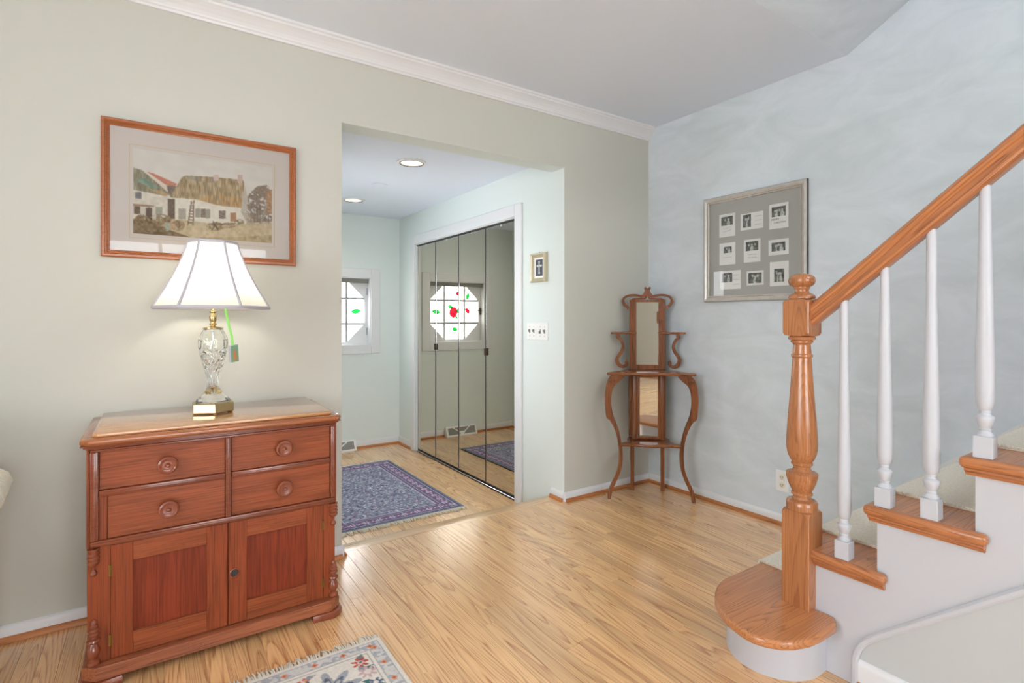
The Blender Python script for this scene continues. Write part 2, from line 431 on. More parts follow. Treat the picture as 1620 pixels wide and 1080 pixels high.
# numpy painting
def noise2(h, w, cell, seed):
    r = np.random.RandomState(seed)
    gh, gw = int(h / cell[1]) + 3, int(w / cell[0]) + 3
    g = r.rand(gh, gw)
    y = np.arange(h) / cell[1]; x = np.arange(w) / cell[0]
    yi = y.astype(int); xi = x.astype(int); fy = (y - yi)[:, None]; fx = (x - xi)[None, :]
    fy = fy * fy * (3 - 2 * fy); fx = fx * fx * (3 - 2 * fx)
    a = g[yi][:, xi]; b = g[yi][:, xi + 1]; c = g[yi + 1][:, xi]; d = g[yi + 1][:, xi + 1]
    return (a * (1 - fx) + b * fx) * (1 - fy) + (c * (1 - fx) + d * fx) * fy
def inpoly(X, Y, poly):
    m = np.zeros(X.shape, bool); k = len(poly)
    for i in range(k):
        x1, y1 = poly[i]; x2, y2 = poly[(i + 1) % k]
        if y1 == y2: continue
        c = ((y1 > Y) != (y2 > Y)) & (X < (x2 - x1) * (Y - y1) / (y2 - y1) + x1)
        m ^= c
    return m

# ------------------------------------------------------------------ the place: measures in metres
XB, YA, H = 2.864, 2.545, 2.44          # grey plaster wall, cream wall with the opening, ceiling height
XL, YF = -2.2, -3.2                     # the walls behind and beside the camera
OX0, OX1, OZ = 0.743, 2.107, 2.06       # wide opening into the hall
YH0, YH1, HZ, HC = 2.67, 5.20, -0.152, 2.147   # hall: front and back, floor, ceiling
STX, RUN, RISE = 1.80, 0.23, 0.195      # open side of the stairs, going and rise
RY = lambda k: 0.942 - RUN * (k - 2)    # riser k
TZ = lambda k: 0.185 + RISE * (k - 1)   # top of tread k

# walls
g = G().prism([(XL - 0.1, -0.2), (OX0, -0.2), (OX0, OZ), (OX1, OZ), (OX1, -0.2), (XB + 0.1, -0.2), (XB + 0.1, H + 0.1), (XL - 0.1, H + 0.1)], 'y', YA, YH0)
wb = struct('wall_back', g, 'cream_wall')
wb.data.materials.append(M['hall_wall'])           # reveals and hall side carry the hall's paint
for p_ in wb.data.polygons:
    if p_.normal.y > 0.5 or (abs(p_.normal.x) > 0.5 and 0.5 < p_.center.x < 2.5) or (p_.normal.z < -0.5 and p_.center.z > 1.5): p_.material_index = 1
struct('wall_right', G().box(XB, XB + 0.1, YF - 0.1, YA, -0.2, 4.5), 'faux')
LW = (-0.8, 1.2, 0.70, 2.05)
g = G().box(XL - 0.1, XL, YF, LW[0], -0.2, H + 0.1).box(XL - 0.1, XL, LW[1], YA, -0.2, H + 0.1)
g.box(XL - 0.1, XL, LW[0], LW[1], -0.2, LW[2]).box(XL - 0.1, XL, LW[0], LW[1], LW[3], H + 0.1)
struct('wall_left', g, 'cream_wall')
FW = (-0.6, 1.4, 0.55, 2.15)
g = G().box(XL - 0.1, FW[0], YF - 0.1, YF, -0.2, H + 0.1).box(FW[1], XB, YF - 0.1, YF, -0.2, 4.5)
g.box(FW[0], FW[1], YF - 0.1, YF, -0.2, FW[2]).box(FW[0], FW[1], YF - 0.1, YF, FW[3], H + 0.1)
struct('wall_front', g, 'cream_wall')
# ceilings
SY = 1.265
g = G().prism([(XL, YF), (STX, YF), (STX, SY), (XB, SY), (XB, YA), (XL, YA)], 'z', H, H + 0.1)
struct('ceiling', g, 'ceiling')
g = G().prism([(SY, H), (SY + 0.05, H + 0.09), (YF, H + 0.09 + 0.54 * (SY - YF)), (YF, H + 0.54 * (SY - YF))], 'x', STX, XB)
struct('ceiling_stair', g, 'faux')
struct('wall_stairwell', G().box(STX - 0.08, STX, YF, SY, H + 0.1, 4.5), 'faux')
struct('ceiling_hall', G().box(OX0 - 0.12, OX1 + 0.12, YH0, YH1 + 0.1, HC, HC + 0.1), 'ceiling')
# hall walls
DY0, DY1, DZ = 3.27, 4.17, 1.88
g = G().box(OX0 - 0.12, OX0, YH0, DY0, HZ - 0.1, HC).box(OX0 - 0.12, OX0, DY1, YH1, HZ - 0.1, HC).box(OX0 - 0.12, OX0, DY0, DY1, DZ, HC)
struct('wall_hall_left', g, 'hall_wall')
CY0, CY1, CZ = 3.07, 4.80, 1.845
g = G().box(OX1, OX1 + 0.12, YH0, CY0, HZ - 0.1, HC).box(OX1, OX1 + 0.12, CY1, YH1, HZ - 0.1, HC).box(OX1, OX1 + 0.12, CY0, CY1, CZ, HC)
struct('wall_hall_right', g, 'hall_wall')
WX, WZ = 1.464, 1.198                    # centre of the octagonal window
wx0, wx1, wz0, wz1 = WX - 0.341, WX + 0.341, WZ - 0.33, WZ + 0.33
g = G().box(OX0 - 0.12, wx0, YH1, YH1 + 0.13, HZ - 0.1, HC).box(wx1, OX1 + 0.12, YH1, YH1 + 0.13, HZ - 0.1, HC)
g.box(wx0, wx1, YH1, YH1 + 0.13, HZ - 0.1, wz0).box(wx0, wx1, YH1, YH1 + 0.13, wz1, HC)
struct('wall_hall_back', g, 'hall_wall')

# floors, board by board
CT, ST_ = math.cos(math.radians(34)), math.sin(math.radians(34))
def proj(x, y, z):
    d = x * ST_ + y * CT
    if d < 0.05: return None
    return (810 + 843 * (x * CT - y * ST_) / d, 502 - 843 * (z - 1.136) / d)
def in_view(x0, x1, y0, y1, z):
    for fx in (0, 0.5, 1):
        for fy in (0, 0.25, 0.5, 0.75, 1):
            p = proj(x0 + (x1 - x0) * fx, y0 + (y1 - y0) * fy, z)
            if p and -10 < p[0] < 1630 and 0 < p[1] < 1090: return True
    return False
def lay_boards(parent, x0, x1, y0, y1, ztop, skip=None, limit=290, width=0.0572):
    boards = []; x = x0
    while x < x1 - 0.004:
        xe = min(x + width, x1); y = y1
        first = rnd.uniform(0.2, 1.3)
        while y > y0 + 0.001:
            L = first if y == y1 else rnd.choice((0.45, 0.6, 0.8, 1.0, 1.25, 1.5)) * rnd.uniform(0.9, 1.1)
            yb = max(y0, y - L)
            if yb - y0 < 0.15: yb = y0
            if not (skip and skip(x, xe, yb, y)): boards.append((x, xe, yb, y))
            y = yb
        x = xe
    seen = [b for b in boards if in_view(*b, ztop)]
    seen.sort(key=lambda b: math.hypot((b[0] + b[1]) / 2, (b[2] + b[3]) / 2))
    pick = seen[:limit]; ps = set(pick); rest = [b for b in boards if b not in ps]
    for a, b, c, d in pick:
        obj('floor_board', G().box(a + 0.0003, b - 0.0003, c + 0.0003, d - 0.0003, ztop - 0.012, ztop, 0.0007), 'floor', parent)
    if rest:
        gg = G()
        for a, b, c, d in rest: gg.box(a + 0.0003, b - 0.0003, c + 0.0003, d - 0.0003, ztop - 0.012, ztop)
        o = obj('floor_board_field', gg, 'floor_stuff', parent); o['kind'] = 'stuff'
fl = struct('floor', G().box(XL - 0.1, XB + 0.1, YF - 0.1, 2.685, -0.2, -0.0125), 'subfloor', 'honey oak strip floor of the living room')
lay_boards(fl, XL, XB, YF, 2.595, 0.0, skip=lambda a, b, c, d: a > 1.86 and d < 1.0)
g = G().prism([(2.5953, -0.0125), (2.5953, 0.0), (2.683, 0.0), (2.693, -0.004), (2.697, -0.012), (2.693, -0.021), (2.686, -0.024), (2.686, -0.0125)], 'x', OX0, OX1)
obj('threshold_board', g, 'threshold', fl, 40)
hf = struct('floor_hall', G().box(OX0 - 0.12, OX1 + 0.12, 2.685, YH1 + 0.13, HZ - 0.1, HZ - 0.0125), 'subfloor', 'sunken oak strip floor of the entry hall')
lay_boards(hf, OX0, OX1, 2.69, YH1, HZ)

# baseboards with an oak shoe moulding
def baseboard(name, a, b, nrm, z0=0.0, shoe=True, h=0.057):
    """runs from a to b along the wall, nrm points into the room"""
    a, b = Vector((*a, 0)), Vector((*b, 0)); t = (b - a).normalized(); nv = Vector((*nrm, 0))
    def run(sec):
        gg = G(); lo = [gg.bm.verts.new(a + nv * p + Vector((0, 0, z0 + q))) for p, q in sec]
        hi = [gg.bm.verts.new(b + nv * p + Vector((0, 0, z0 + q))) for p, q in sec]
        fs = [gg.bm.faces.new(lo), gg.bm.faces.new(hi[::-1])]
        for i in range(len(sec)):
            j = (i + 1) % len(sec); fs.append(gg.bm.faces.new((lo[j], lo[i], hi[i], hi[j])))
        bmesh.ops.recalc_face_normals(gg.bm, faces=fs); return gg
    o = struct(name, run([(0, 0), (0.012, 0), (0.012, h - 0.018), (0.010, h - 0.009), (0.005, h - 0.002), (0, h)]), 'trim', None, 50)
    if shoe:
        sec = [(0.012, 0.001)] + [(0.012 + 0.014 * math.cos(u), 0.001 + 0.019 * math.sin(u)) for u in [i * PI / 12 for i in range(7)]]
        obj('shoe_molding', run(sec), 'shoe_x' if abs(t.x) > 0.5 else 'shoe_y', o, 50)
    return o
baseboard('baseboard_back', (XL, YA), (OX0, YA), (0, -1))
baseboard('baseboard_corner', (OX1, YA), (XB, YA), (0, -1))
baseboard('baseboard_jamb_left', (OX0, YA), (OX0, YH0), (1, 0))
baseboard('baseboard_jamb_right', (OX1, YA), (OX1, YH0), (-1, 0))
baseboard('baseboard_right', (XB, 1.19), (XB, YA), (-1, 0))
baseboard('baseboard_left', (XL, YF), (XL, YA), (1, 0))
baseboard('baseboard_front', (XL, YF), (STX, YF), (0, 1))
baseboard('baseboard_hall_back', (OX0, YH1), (OX1, YH1), (0, -1), HZ, h=0.075)
baseboard('baseboard_hall_right', (OX1, 4.87), (OX1, YH1), (-1, 0), HZ, h=0.075)
baseboard('baseboard_hall_left', (OX0, 4.25), (OX0, YH1), (1, 0), HZ, h=0.075)

# crown moulding along the cream wall
prof = [(0, 2.360), (0.012, 2.360), (0.015, 2.368), (0.020, 2.373), (0.022, 2.379), (0.028, 2.390), (0.040, 2.404), (0.052, 2.414),
        (0.058, 2.418), (0.060, 2.426), (0.068, 2.430), (0.070, 2.440), (0, 2.440)]
struct('trim_1', G().prism([(YA - p, z) for p, z in prof], 'x', XL, XB), 'trim', 'white crown moulding above the cream wall')

# closet casing and mirrored folding doors
c2 = struct_root('trim_2', 'white casing around the mirrored closet doors')
for y0, y1 in ((CY0 - 0.078, CY0 + 0.004), (CY1 - 0.004, CY1 + 0.078)):
    obj('casing_side', G().box(OX1 - 0.016, OX1, y0, y1, HZ, CZ + 0.08, 0.003), 'trim', c2)
obj('casing_head', G().box(OX1 - 0.0155, OX1, CY0 + 0.004, CY1 - 0.004, CZ - 0.004, CZ + 0.08, 0.003), 'trim', c2)
obj('jamb', G().box(OX1, OX1 + 0.09, CY0, CY0 + 0.012, HZ, CZ), 'trim', c2)
obj('jamb', G().box(OX1, OX1 + 0.09, CY1 - 0.012, CY1, HZ, CZ), 'trim', c2)
obj('jamb_head', G().box(OX1, OX1 + 0.09, CY0 + 0.012, CY1 - 0.012, CZ - 0.012, CZ), 'trim', c2)
d2 = struct_root('door_2', 'folding closet doors of four bronze mirror panels with chrome edges')
obj('top_track', G().box(OX1 + 0.012, OX1 + 0.036, CY0 + 0.012, CY1 - 0.012, CZ - 0.022, CZ - 0.0125), 'slot', d2)
obj('bottom_track', G().box(OX1 + 0.008, OX1 + 0.036, CY0 + 0.012, CY1 - 0.012, HZ, HZ + 0.010, 0.002), 'chrome', d2)
ys = [CY0 + 0.014, 3.510, 3.948, 4.388, CY1 - 0.014]
MX = OX1 + 0.020
for i in range(4):
    y0, y1 = ys[i] + 0.003, ys[i + 1] - 0.003; zb, zt = HZ + 0.016, CZ - 0.026
    p = obj('mirror_panel', G().box(MX, MX + 0.004, y0 + 0.006, y1 - 0.006, zb + 0.008, zt - 0.008), 'bronze_mirror', d2)
    for a in (y0, y1 - 0.0075):
        obj('edge_strip', G().box(MX - 0.002, MX + 0.010, a, a + 0.0075, zb, zt, 0.001), 'dark_metal' if a == y0 else 'chrome', p)
    obj('bottom_rail', G().box(MX - 0.002, MX + 0.010, y0 + 0.0077, y1 - 0.0077, zb, zb + 0.008), 'dark_metal', p)
    obj('top_rail', G().box(MX - 0.002, MX + 0.010, y0 + 0.0077, y1 - 0.0077, zt - 0.008, zt), 'chrome', p)
    ym = (y0 + y1) / 2
    obj('clip', G().box(MX - 0.004, MX, ym - 0.004, ym + 0.004, zt - 0.012, zt + 0.004, 0.001), 'white_plastic', p)
for yh in (ys[1], ys[3]):
    obj('pull', G().box(MX - 0.016, MX - 0.0025, yh - 0.014, yh + 0.006, 0.845, 0.900, 0.002), 'dark_metal', d2)
struct('wall_closet', G().box(OX1 + 0.12, OX1 + 0.16, CY0 - 0.1, CY1 + 0.1, HZ - 0.1, HC), 'hall_wall')

# octagonal window
w1 = struct_root('window_1', 'white octagonal window with painted roses at the end of the hall')
cw = 0.09
for nm, bx in (('casing', (wx0 - cw, wx0, wz0 - cw, wz1 + cw)), ('casing', (wx1, wx1 + cw, wz0 - cw, wz1 + cw)),
               ('casing', (wx0, wx1, wz1, wz1 + cw)), ('casing', (wx0, wx1, wz0 - cw, wz0))):
    obj(nm, G().box(bx[0], bx[1], YH1 - 0.018, YH1, bx[2], bx[3], 0.004, 2), 'trim', w1)
g = G().box(wx0, wx0 + 0.008, YH1, YH1 + 0.125, wz0, wz1).box(wx1 - 0.008, wx1, YH1, YH1 + 0.125, wz0, wz1)
g.box(wx0 + 0.008, wx1 - 0.008, YH1, YH1 + 0.125, wz1 - 0.008, wz1).box(wx0 + 0.008, wx1 - 0.008, YH1, YH1 + 0.125, wz0, wz0 + 0.008)
obj('window_lining', g, 'trim', w1)
obj('window_shade_rail', G().box(wx0 + 0.01, wx1 - 0.01, YH1 + 0.03, YH1 + 0.06, wz1 - 0.05, wz1 - 0.01, 0.003), 'vent_grille', w1)
R, q = 0.305, 0.305 * math.tan(PI / 8)
a0, a1, b0, b1 = wx0 + 0.008, wx1 - 0.008, wz0 + 0.008, wz1 - 0.008
g = G()
ys0, ys1 = YH1 + 0.075, YH1 + 0.105
g.box(a0, WX - R, ys0, ys1, b0, b1).box(WX + R, a1, ys0, ys1, b0, b1).box(WX - R, WX + R, ys0, ys1, WZ + R, b1).box(WX - R, WX + R, ys0, ys1, b0, WZ - R)
for sx in (-1, 1):
    for sz in (-1, 1):
        g.prism([(WX + sx * R, WZ + sz * R), (WX + sx * q, WZ + sz * R), (WX + sx * R, WZ + sz * q)], 'y', ys0, ys1)
obj('sash', g, 'trim', w1)
yp = YH1 + 0.092
cuts = [-R, -q, q, R]
for i in range(3):
    for j in range(3):
        x0_, x1_, z0_, z1_ = WX + cuts[i], WX + cuts[i + 1], WZ + cuts[j], WZ + cuts[j + 1]
        poly = [(x0_, z0_), (x1_, z0_), (x1_, z1_), (x0_, z1_)]
        if i != 1 and j != 1:
            poly.remove([p for p in poly if abs(p[0] - WX) > R - 1e-6 and abs(p[1] - WZ) > R - 1e-6][0])
        obj('pane', G().prism(poly, 'y', yp, yp + 0.003), 'pane', w1)
for s in (-1, 1):
    obj('glazing_bar', G().box(WX + s * q - 0.011, WX + s * q + 0.011, yp - 0.008, yp - 0.001, WZ - R, WZ + R, 0.001), 'lead', w1)
    obj('glazing_bar', G().box(WX - R, WX + R, yp - 0.0085, yp - 0.0015, WZ + s * q - 0.011, WZ + s * q + 0.011, 0.001), 'lead', w1)
def blob(x, z, rx, rz, rot, name, mat, leaf=False):
    pts = []
    for k in range(14):
        u = 2 * PI * k / 14
        px, pz = rx * math.cos(u), rz * math.sin(u) * (abs(math.sin(u)) ** 0.5 if leaf else (1 + 0.06 * math.cos(3 * u)))
        pts.append((WX + x + px * math.cos(rot) - pz * math.sin(rot), WZ + z + px * math.sin(rot) + pz * math.cos(rot)))
    obj(name, G().prism(pts, 'y', yp - 0.0012, yp - 0.0002), mat, w1)
for args in ((0.010, -0.005, 0.050, 0.060, 0.2, 'rose', 'red_glass'), (-0.17, 0.013, 0.036, 0.024, 0.9, 'rosebud', 'red_glass'),
             (-0.045, 0.205, 0.022, 0.024, 0.0, 'rosebud', 'red_glass'),
             (0.045, 0.055, 0.034, 0.020, 0.3, 'leaf', 'green_glass', True), (-0.047, 0.01, 0.020, 0.026, 0, 'leaf', 'green_glass', True),
             (-0.03, -0.062, 0.02, 0.014, 0.7, 'leaf', 'green_glass', True), (-0.173, 0.178, 0.040, 0.022, 1.9, 'leaf', 'green_glass', True),
             (-0.008, -0.195, 0.036, 0.024, 0.2, 'leaf', 'green_glass', True), (0.222, 0.000, 0.050, 0.026, 0.15, 'leaf', 'green_glass', True)):
    blob(*args)
for pts in (((0.21, -0.01), (0.17, -0.06), (0.13, -0.1)), ((-0.12, -0.02), (-0.08, -0.06), (-0.05, -0.10)), ((-0.20, 0.04), (-0.24, 0.045), (-0.27, 0.045)),
            ((-0.16, 0.215), (-0.14, 0.25), (-0.12, 0.29)), ((0.20, -0.13), (0.14, -0.16), (0.10, -0.19)), ((0.03, -0.22), (0.04, -0.25), (0.05, -0.27)), ((0.24, 0.10), (0.19, 0.19), (0.14, 0.27))):
    obj('painted_stem', G().tube([(WX + x, yp - 0.002, WZ + z) for x, z in pts], 0.0016, 6), 'stem', w1)
for z in (WZ + 0.20, WZ - 0.20):
    obj('hinge', G().box(a1 - 0.012, a1 - 0.001, ys0 - 0.012, ys0 - 0.0005, z - 0.035, z + 0.035, 0.002), 'lead', w1)
g = G().box(a0 + 0.004, a0 + 0.02, ys0 - 0.02, ys0 - 0.0005, WZ - 0.03, WZ + 0.045, 0.002).box(a0 + 0.006, a0 + 0.05, ys0 - 0.032, ys0 - 0.018, WZ + 0.01, WZ + 0.024, 0.003)
obj('latch', g, 'dark_metal', w1)

# glazed front door in the hall's side wall, windows behind the camera
d1 = struct_root('door_1', 'white glazed front door in the hall side wall')
for y0, y1 in ((DY0, DY0 + 0.06), (DY1 - 0.06, DY1)):
    obj('door_frame', G().box(OX0 - 0.115, OX0 - 0.005, y0, y1, HZ, DZ), 'trim', d1)
obj('door_head', G().box(OX0 - 0.115, OX0 - 0.005, DY0 + 0.06, DY1 - 0.06, DZ - 0.05, DZ), 'trim', d1)
for y0, y1 in ((DY0 + 0.06, DY0 + 0.15), (DY1 - 0.15, DY1 - 0.06)):
    obj('stile', G().box(OX0 - 0.08, OX0 - 0.04, y0, y1, HZ + 0.01, DZ - 0.05), 'trim', d1)
for z0, z1 in ((HZ + 0.01, 0.80), (DZ - 0.25, DZ - 0.05)):
    obj('rail', G().box(OX0 - 0.08, OX0 - 0.04, DY0 + 0.15, DY1 - 0.15, z0, z1), 'trim', d1)
obj('pane', G().box(OX0 - 0.062, OX0 - 0.058, DY0 + 0.15, DY1 - 0.15, 0.80, DZ - 0.25), 'pane', d1)
obj('handle', G().box(OX0 - 0.04, OX0 - 0.0, DY0 + 0.09, DY0 + 0.12, 0.8, 0.92, 0.006), 'brass', d1)
for nm, (c0, c1, z0, z1), ax in (('window_2', FW, 'f'), ('window_3', LW, 'l')):
    w = struct_root(nm, 'wide white living room window')
    def bxm(a, b, z0_, z1_, d0=0.02, d1_=0.07):
        return G().box(a, b, YF - d1_, YF - d0, z0_, z1_) if ax == 'f' else G().box(XL - d1_, XL - d0, a, b, z0_, z1_)
    for a, b, p, r in ((c0, c0 + 0.05, z0, z1), (c1 - 0.05, c1, z0, z1), (c0 + 0.05, c1 - 0.05, z0, z0 + 0.05), (c0 + 0.05, c1 - 0.05, z1 - 0.05, z1)):
        obj('window_frame', bxm(a, b, p, r), 'trim', w)
    n_p = 3
    for k in range(n_p):
        a = c0 + 0.05 + (c1 - c0 - 0.1) * k / n_p; b = c0 + 0.05 + (c1 - c0 - 0.1) * (k + 1) / n_p
        obj('pane', bxm(a + 0.02, b - 0.02, z0 + 0.05, z1 - 0.05, 0.044, 0.047), 'pane', w)
        if k: obj('mullion', bxm(a - 0.02, a + 0.02, z0 + 0.05, z1 - 0.05), 'trim', w)

# ------------------------------------------------------------------ staircase
st = thing('staircase', 'white staircase with oak treads, oak newel post and handrail, white balusters and beige carpet runner', 'staircase', (0, 0, 0))
NK = 12
XE = XB - 0.022
# starting step with its round end
nose = [(1.72, 1.181), (1.672, 1.168), (1.63, 1.148), (1.575, 1.109), (1.535, 1.065), (1.507, 1.018), (1.490, 0.958), (1.490, 0.920), (1.504, 0.886), (1.530, 0.853), (1.566, 0.830), (1.612, 0.814),
        (1.667, 0.806), (1.755, 0.806), (1.778, 0.816), (1.799, 0.832)]
g = G().prism(nose + [(1.799, RY(2) - 0.02), (XE, RY(2) - 0.02), (XE, 1.181)], 'z', TZ(1) - 0.030, TZ(1), 0.011, 4)
obj('tread', g, 'stair_x', st, 35)
arc = [(1.752 + 0.149 * math.cos(a), 1.005 + 0.149 * math.sin(a)) for a in [PI / 2 + PI * i / 20 for i in range(21)]]
g = G().prism(arc + [(1.799, 0.857), (1.799, 0.93), (XE, 0.93), (XE, 1.154)], 'z', 0.0, TZ(1) - 0.0305)
obj('riser', g, 'stair_white', st, 35)
for k in range(2, NK + 1):
    zt, y0, y1 = TZ(k), RY(k + 1), RY(k)
    g = G().box(1.7695, XE, y0 + 0.001, y1 + 0.028, zt - 0.030, zt, 0.011, 4)
    obj('tread', g, 'stair_y' if k > 99 else 'stair_x', st, 35)
    if k <= 7:
        g = G().box(1.768, STX - 0.0005, y0 - 0.030, y1 + 0.0285, zt - 0.0302, zt + 0.0002, 0.012, 4)
        obj('nosing_return', g, 'stair_y', st, 35)
        sec = [(STX - 0.0005, zt - 0.050), (STX - 0.0005, zt - 0.0305), (1.778, zt - 0.0305), (1.778, zt - 0.036), (1.787, zt - 0.042), (1.790, zt - 0.050)]
        g = G().prism(sec, 'y', y0 - 0.022, y1 + 0.018)
        obj('cove_molding', g, 'stair_y', st)
    obj('riser', G().box(STX + 0.0305, XE, y1 - 0.018, y1, TZ(k - 1), zt - 0.0305), 'stair_white', st)
# stringer: stepped white board, its lower edge following the slope
SL = RISE / RUN
low = lambda y: 0.165 + SL * (0.741 - y)
poly = [(0.90, 0.0), (0.90, TZ(1)), (RY(2), TZ(1)), (RY(2), TZ(2) - 0.031)]
for k in range(3, NK + 1):
    poly += [(RY(k), TZ(k - 1) - 0.031), (RY(k), TZ(k) - 0.031)]
poly += [(RY(NK + 1), TZ(NK) - 0.031)]
ye = RY(NK + 1)
curve = [(0.776 - 0.0, 0.075), (0.774, 0.098), (0.768, 0.119), (0.758, 0.139), (0.741, 0.160)]
poly += [(ye, low(ye))] + [(y, low(y)) for y in (0.72,)] + curve[::-1] + [(0.776, 0.0)]
obj('stringer', G().prism(poly, 'x', STX, STX + 0.03), 'stair_white', st)
# trim bead along the stringer's lower edge
path = [(0.772, 0.0), (0.772, 0.075)] + [(y - 0.004, z - 0.003) for y, z in curve[1:]] + [(0.70, low(0.70) - 0.008), (ye, low(ye) - 0.008)]
g = G()
secs = []
for i, (y, z) in enumerate(path):
    p0, p1 = path[max(i - 1, 0)], path[min(i + 1, len(path) - 1)]
    t = Vector((p1[0] - p0[0], p1[1] - p0[1])).normalized(); nn = Vector((-t.y, t.x))
    secs.append([g.bm.verts.new((x, y + nn.x * o_, z + nn.y * o_)) for x, o_ in ((STX + 0.004, -0.010), (STX - 0.006, -0.010), (STX - 0.011, -0.004), (STX - 0.011, 0.004), (STX - 0.006, 0.010), (STX + 0.004, 0.010))])
for a, b in zip(secs, secs[1:]):
    for i in range(6): g.bm.faces.new((a[i], a[(i + 1) % 6], b[(i + 1) % 6], b[i]))
g.bm.faces.new(secs[0]); g.bm.faces.new(secs[-1][::-1])
bmesh.ops.recalc_face_normals(g.bm, faces=g.bm.faces[:])
obj('stringer_trim', g, 'stair_white', st, 30)
# white skirt on the plaster wall and the carpet runner
g = G().prism([(1.19, 0.0), (1.19, 0.20), (1.12, 0.29), (1.05, 0.352)] + [(-1.7, 0.352 + SL * 2.75), (-1.7, SL * 2.6)] , 'x', XB - 0.018, XB - 0.0005)
obj('skirt_board', g, 'trim', st)
CX0 = 1.962
def carpet(yf, yb, zt, zlow):
    r = 0.018; y = yf + 0.010
    out = [(yb, zt + 0.010)] + [(y - r + r * math.sin(a), zt + 0.010 - r + r * math.cos(a)) for a in [PI / 2 * i / 5 for i in range(6)]]
    out += [(y, zt - 0.034), (yf - 0.017, zt - 0.040), (yf - 0.017, zlow + 0.012), (yf - 0.029, zlow + 0.012), (yf - 0.029, zt - 0.0302)]
    inn = [(yf + 0.001, zt - 0.0302), (yf + 0.001, zt + 0.0006), (yb, zt + 0.0006)]
    gg = G().prism(out + inn, 'x', CX0, XE - 0.006)
    return gg
for k in range(1, NK + 1):
    yf = 1.181 if k == 1 else RY(k) + 0.028
    gg = carpet(yf, RY(k + 1) + 0.012, TZ(k), 0.0 if k == 1 else TZ(k - 1))
    obj('carpet_runner', gg, 'carpet', st, 40)
# loops of pile along the runner's cut edge, thick enough to see
gg = G(); r2 = random.Random(3)
for k in range(1, 6):
    yf = 1.181 if k == 1 else RY(k) + 0.028
    y = RY(k + 1) + 0.015
    while y < yf + 0.004:
        c = (CX0 + r2.uniform(-0.003, 0.003), y, TZ(k) + 0.006 + r2.uniform(0, 0.004))
        rr = r2.uniform(0.0032, 0.0046)
        gg.lathe([(rr * 0.3, -rr), (rr, -rr * 0.3), (rr, rr * 0.3), (rr * 0.3, rr)], c, 5)
        y += 0.0062
o = obj('carpet_edge_loops', gg, 'carpet', st, 60); o['kind'] = 'stuff'
# wall below the stairs
poly = [(0.765, 0.0), (0.765, 0.075), (0.755, 0.12), (0.735, 0.15), (0.70, low(0.70) - 0.006), (ye, low(ye) - 0.006), (YF, low(ye)), (YF, 0)]
struct('wall_stair', G().prism(poly, 'x', STX + 0.005, STX + 0.06), 'stair_wall')
baseboard('baseboard_stair', (STX + 0.005, YF), (STX + 0.005, 0.762), (-1, 0), h=0.085)

# ------------------------------------------------------------------ stair railing
sr = st
NX, NY = 1.800, 0.935
g = G()
b = 0.045
lamb = [(b, 0.475), (b * 0.97, 0.490), (b * 0.86, 0.502)]
g.lathe([(0.047, 0.498), (0.0475, 0.500), (0.0475, 0.521), (0.044, 0.527), (0.030, 0.532), (0.026, 0.540), (0.0275, 0.545), (0.0325, 0.547), (0.0325, 0.552), (0.029, 0.555),
         (0.036, 0.570), (0.043, 0.588), (0.0475, 0.606), (0.0485, 0.617), (0.045, 0.621), (0.030, 0.626), (0.0255, 0.634), (0.0275, 0.643), (0.0325, 0.646), (0.0325, 0.651), (0.030, 0.654),
         (0.037, 0.665), (0.0435, 0.681), (0.0465, 0.697), (0.0475, 0.715), (0.0465, 0.745), (0.0437, 0.79), (0.0376, 0.865), (0.032, 0.945), (0.0288, 1.002), (0.032, 1.005), (0.0325, 1.009), (0.032, 1.013), (0.0285, 1.016),
         (0.026, 1.045), (0.029, 1.050), (0.034, 1.053), (0.034, 1.057), (0.032, 1.060), (0.040, 1.062), (0.0418, 1.067), (0.040, 1.072), (0.03, 1.074)], (NX, NY, 0), 36)
# rounded blocks
def block(g, hw, z0, z1, top, bot):
    rings = []
    zs = []
    if bot: zs += [(0.62, z0), (0.86, z0 + 0.004), (0.97, z0 + 0.012)]
    zs += [(1.0, z0 + (0.022 if bot else 0)), (1.0, z1 - (0.022 if top else 0))]
    if top: zs += [(0.97, z1 - 0.012), (0.86, z1 - 0.004), (0.62, z1)]
    for s, z in zs:
        ring = []
        cut = hw * (0.06 if s > 0.99 else 0.5 * (1 - s) + 0.30 * (1 - s) ** 0.5)
        a = hw
        # corner is cut away more and more towards the ends, faces stay flat
        lim = hw if s > 0.6 else hw
        for sx, sy in ((1, 1), (-1, 1), (-1, -1), (1, -1)):
            c = cut if s > 0.99 else hw * (1 - s) * 1.6 + cut * 0.3
            f = hw * (1.0 if s > 0.9 else (0.985 if s > 0.8 else 0.90))
            p1 = (sx * f, sy * (f - c)); p2 = (sx * (f - c), sy * f)
            pr = [p1, p2] if sx * sy > 0 else [p2, p1]
            ring += [g.bm.verts.new((NX + p[0], NY + p[1], z)) for p in pr]
        rings.append(ring)
    fs = []
    for r0, r1 in zip(rings, rings[1:]):
        for i in range(8): fs.append(g.bm.faces.new((r0[i], r0[(i + 1) % 8], r1[(i + 1) % 8], r1[i])))
    fs.append(g.bm.faces.new(rings[0][::-1])); fs.append(g.bm.faces.new(rings[-1]))
    bmesh.ops.recalc_face_normals(g.bm, faces=fs)
block(g, 0.045, TZ(1), 0.500, True, False)
block(g, 0.043, 1.073, 1.198, True, True)
newel = obj('newel_post', g, 'newel', sr, 32)
newel['label'] = 'turned oak newel post'
